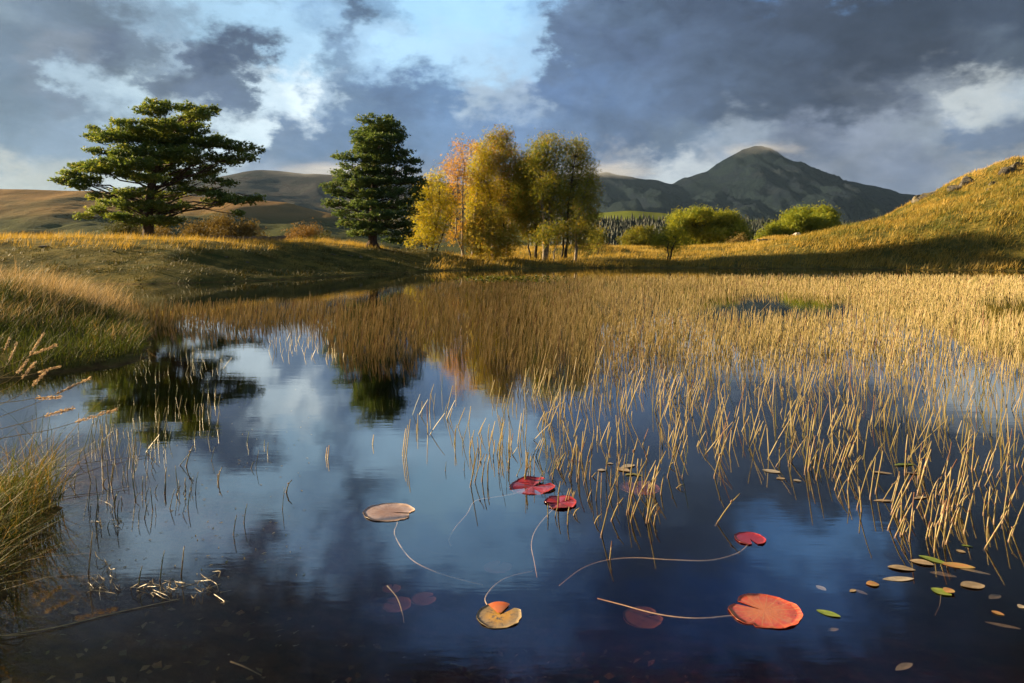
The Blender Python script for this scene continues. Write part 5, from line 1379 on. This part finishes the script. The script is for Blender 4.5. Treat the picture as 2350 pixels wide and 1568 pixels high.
M['wool'] = ground_mat('wool', [(0, 0, 0, (.62, .57, .48)), (9., .4, .7, (.72, .68, .60))], 40, .03, False)
u, v, k = c3(1170, 556); Dd = 117.0; p = far(u, v, Dd); p[2] = lz(p[0], p[1])
sk = bpy.data.meshes.new('sheep')
vs = [(0, 0, .62), (.32, 0, .64), (-.34, 0, .62), (.50, 0, .66), (.66, 0, .58), (.80, 0, .46), (.30, .13, .40), (.31, .13, .2), (.30, .13, 0), (.30, -.13, .40), (.31, -.13, .2), (.30, -.13, 0), (-.34, .13, .42), (-.38, .13, .22), (-.35, .13, 0), (-.34, -.13, .42), (-.38, -.13, .22), (-.35, -.13, 0), (-.50, 0, .60), (.64, .13, .62), (.64, -.13, .62)]
es = [(0, 1), (0, 2), (1, 3), (3, 4), (4, 5), (1, 6), (6, 7), (7, 8), (1, 9), (9, 10), (10, 11), (2, 12), (12, 13), (13, 14), (2, 15), (15, 16), (16, 17), (2, 18), (4, 19), (4, 20)]
rs = [.27, .25, .26, .15, .10, .055, .08, .04, .035, .08, .04, .035, .09, .045, .035, .09, .045, .035, .12, .03, .03]
sk.from_pydata(vs, es, [])
so_ = link('sheep', sk); so_.location = p; so_.rotation_euler = (0, 0, math.pi * .9)
md = so_.modifiers.new('skin', 'SKIN'); sv = sk.skin_vertices[0].data if sk.skin_vertices else None
if sv is None:
    bpy.context.view_layer.objects.active = so_; sk.skin_vertices if False else None
if sk.skin_vertices:
    for q, r_ in zip(sk.skin_vertices[0].data, rs): q.radius = (r_, r_)
    sk.skin_vertices[0].data[0].use_root = True
so_.modifiers.new('smooth', 'SUBSURF').levels = 1
sk.materials.append(M['wool'])
tag(so_, 'white sheep grazing on the lit grass behind the stone wall', 'sheep')

# little flecks of leaf and straw afloat among the left stems
g2 = Geo(); pu, pv_ = RNG.uniform(120, 720, 220), RNG.uniform(880, 1330, 220)
P = np.array([gnd(a_, b_, .003) for a_, b_ in zip(pu, pv_)])
batch(g2, LEAF_V, LEAF_F, P, frames(unit(220) * .15 + np.array([0, 0, 1.0]), RNG.uniform(0, 6, 220)), np.stack([RNG.uniform(.006, .014, 220), RNG.uniform(.010, .035, 220), np.full(220, .01)], 1), RNG.uniform(0, 1, 220))
tag(link('floating_flecks', g2.mesh('floating_flecks', M['straw'])), 'tiny flecks of leaf and straw afloat among the left stems', 'debris', kind='stuff')

# cloud resting on the summits
def mist(name, label, centre, size, dens, seed):
    m, t, out = mat_base(name)
    tc_ = N(t, 'ShaderNodeTexCoord')
    ln_ = N(t, 'ShaderNodeVectorMath'); ln_.operation = 'LENGTH'; t.links.new(tc_.outputs['Object'], ln_.inputs[0])
    nz = noise(t, vscale(t, tc_.outputs['Object'], (1, 1, .7), (seed, seed * 2, 0)), 2.2, 5, .65)
    f = (E(t, ln_.outputs['Value']) * -1.0 + 1.0 + (E(t, nz.outputs[0]) - .5) * 1.9).smooth(.10, .95)
    f = f * E(t, ln_.outputs['Value']).smooth(1.0, .7)
    pv2 = N(t, 'ShaderNodeVolumePrincipled'); pv2.inputs['Color'].default_value = (.9, .93, .97, 1); pv2.inputs['Anisotropy'].default_value = .2
    t.links.new((f * dens).s, pv2.inputs['Density']); t.links.new(pv2.outputs[0], out.inputs['Volume'])
    g3 = Geo(); ellip(g3, (0, 0, 0), (1, 1, 1), 16, 24)
    o = link(name, g3.mesh(name, m)); o.location = centre; o.scale = size
    tag(o, label, 'mist', kind='stuff')


mist('mist', 'thin cloud brushing the mountain summit', far(1750, 350, 2960), (240, 150, 60), .0034, 3.0)
mist('mist', 'low cloud lying over the dark shoulder behind the birches', far(1370, 394, 2950), (330, 170, 60), .0040, 7.0)
mist('mist', 'thin cloud hiding the top of the heather hill behind the pines', far(800, 398, 1880), (300, 140, 40), .0040, 5.0)

# dead leaves lying on the peaty bottom of the near shallows
P = np.stack([RNG.uniform(-2.2, .9, 420), RNG.uniform(2.0, 3.6, 420), np.zeros(420)], 1); P[:, 2] = land(P[:, 0], P[:, 1]) + .012; P = P[P[:, 2] < -.02]
g2 = Geo(); nn = len(P)
batch(g2, LEAF_V, LEAF_F, P, frames(unit(nn) * .5 + np.array([0, 0, 1.0]), RNG.uniform(0, 6, nn)), RNG.uniform(.02, .06, nn), RNG.uniform(.2, 1, nn))
tag(link('leaf_litter', g2.mesh('leaf_litter', M['straw'])), 'dead leaves on the brown bottom of the near shallows', 'leaves', kind='stuff')
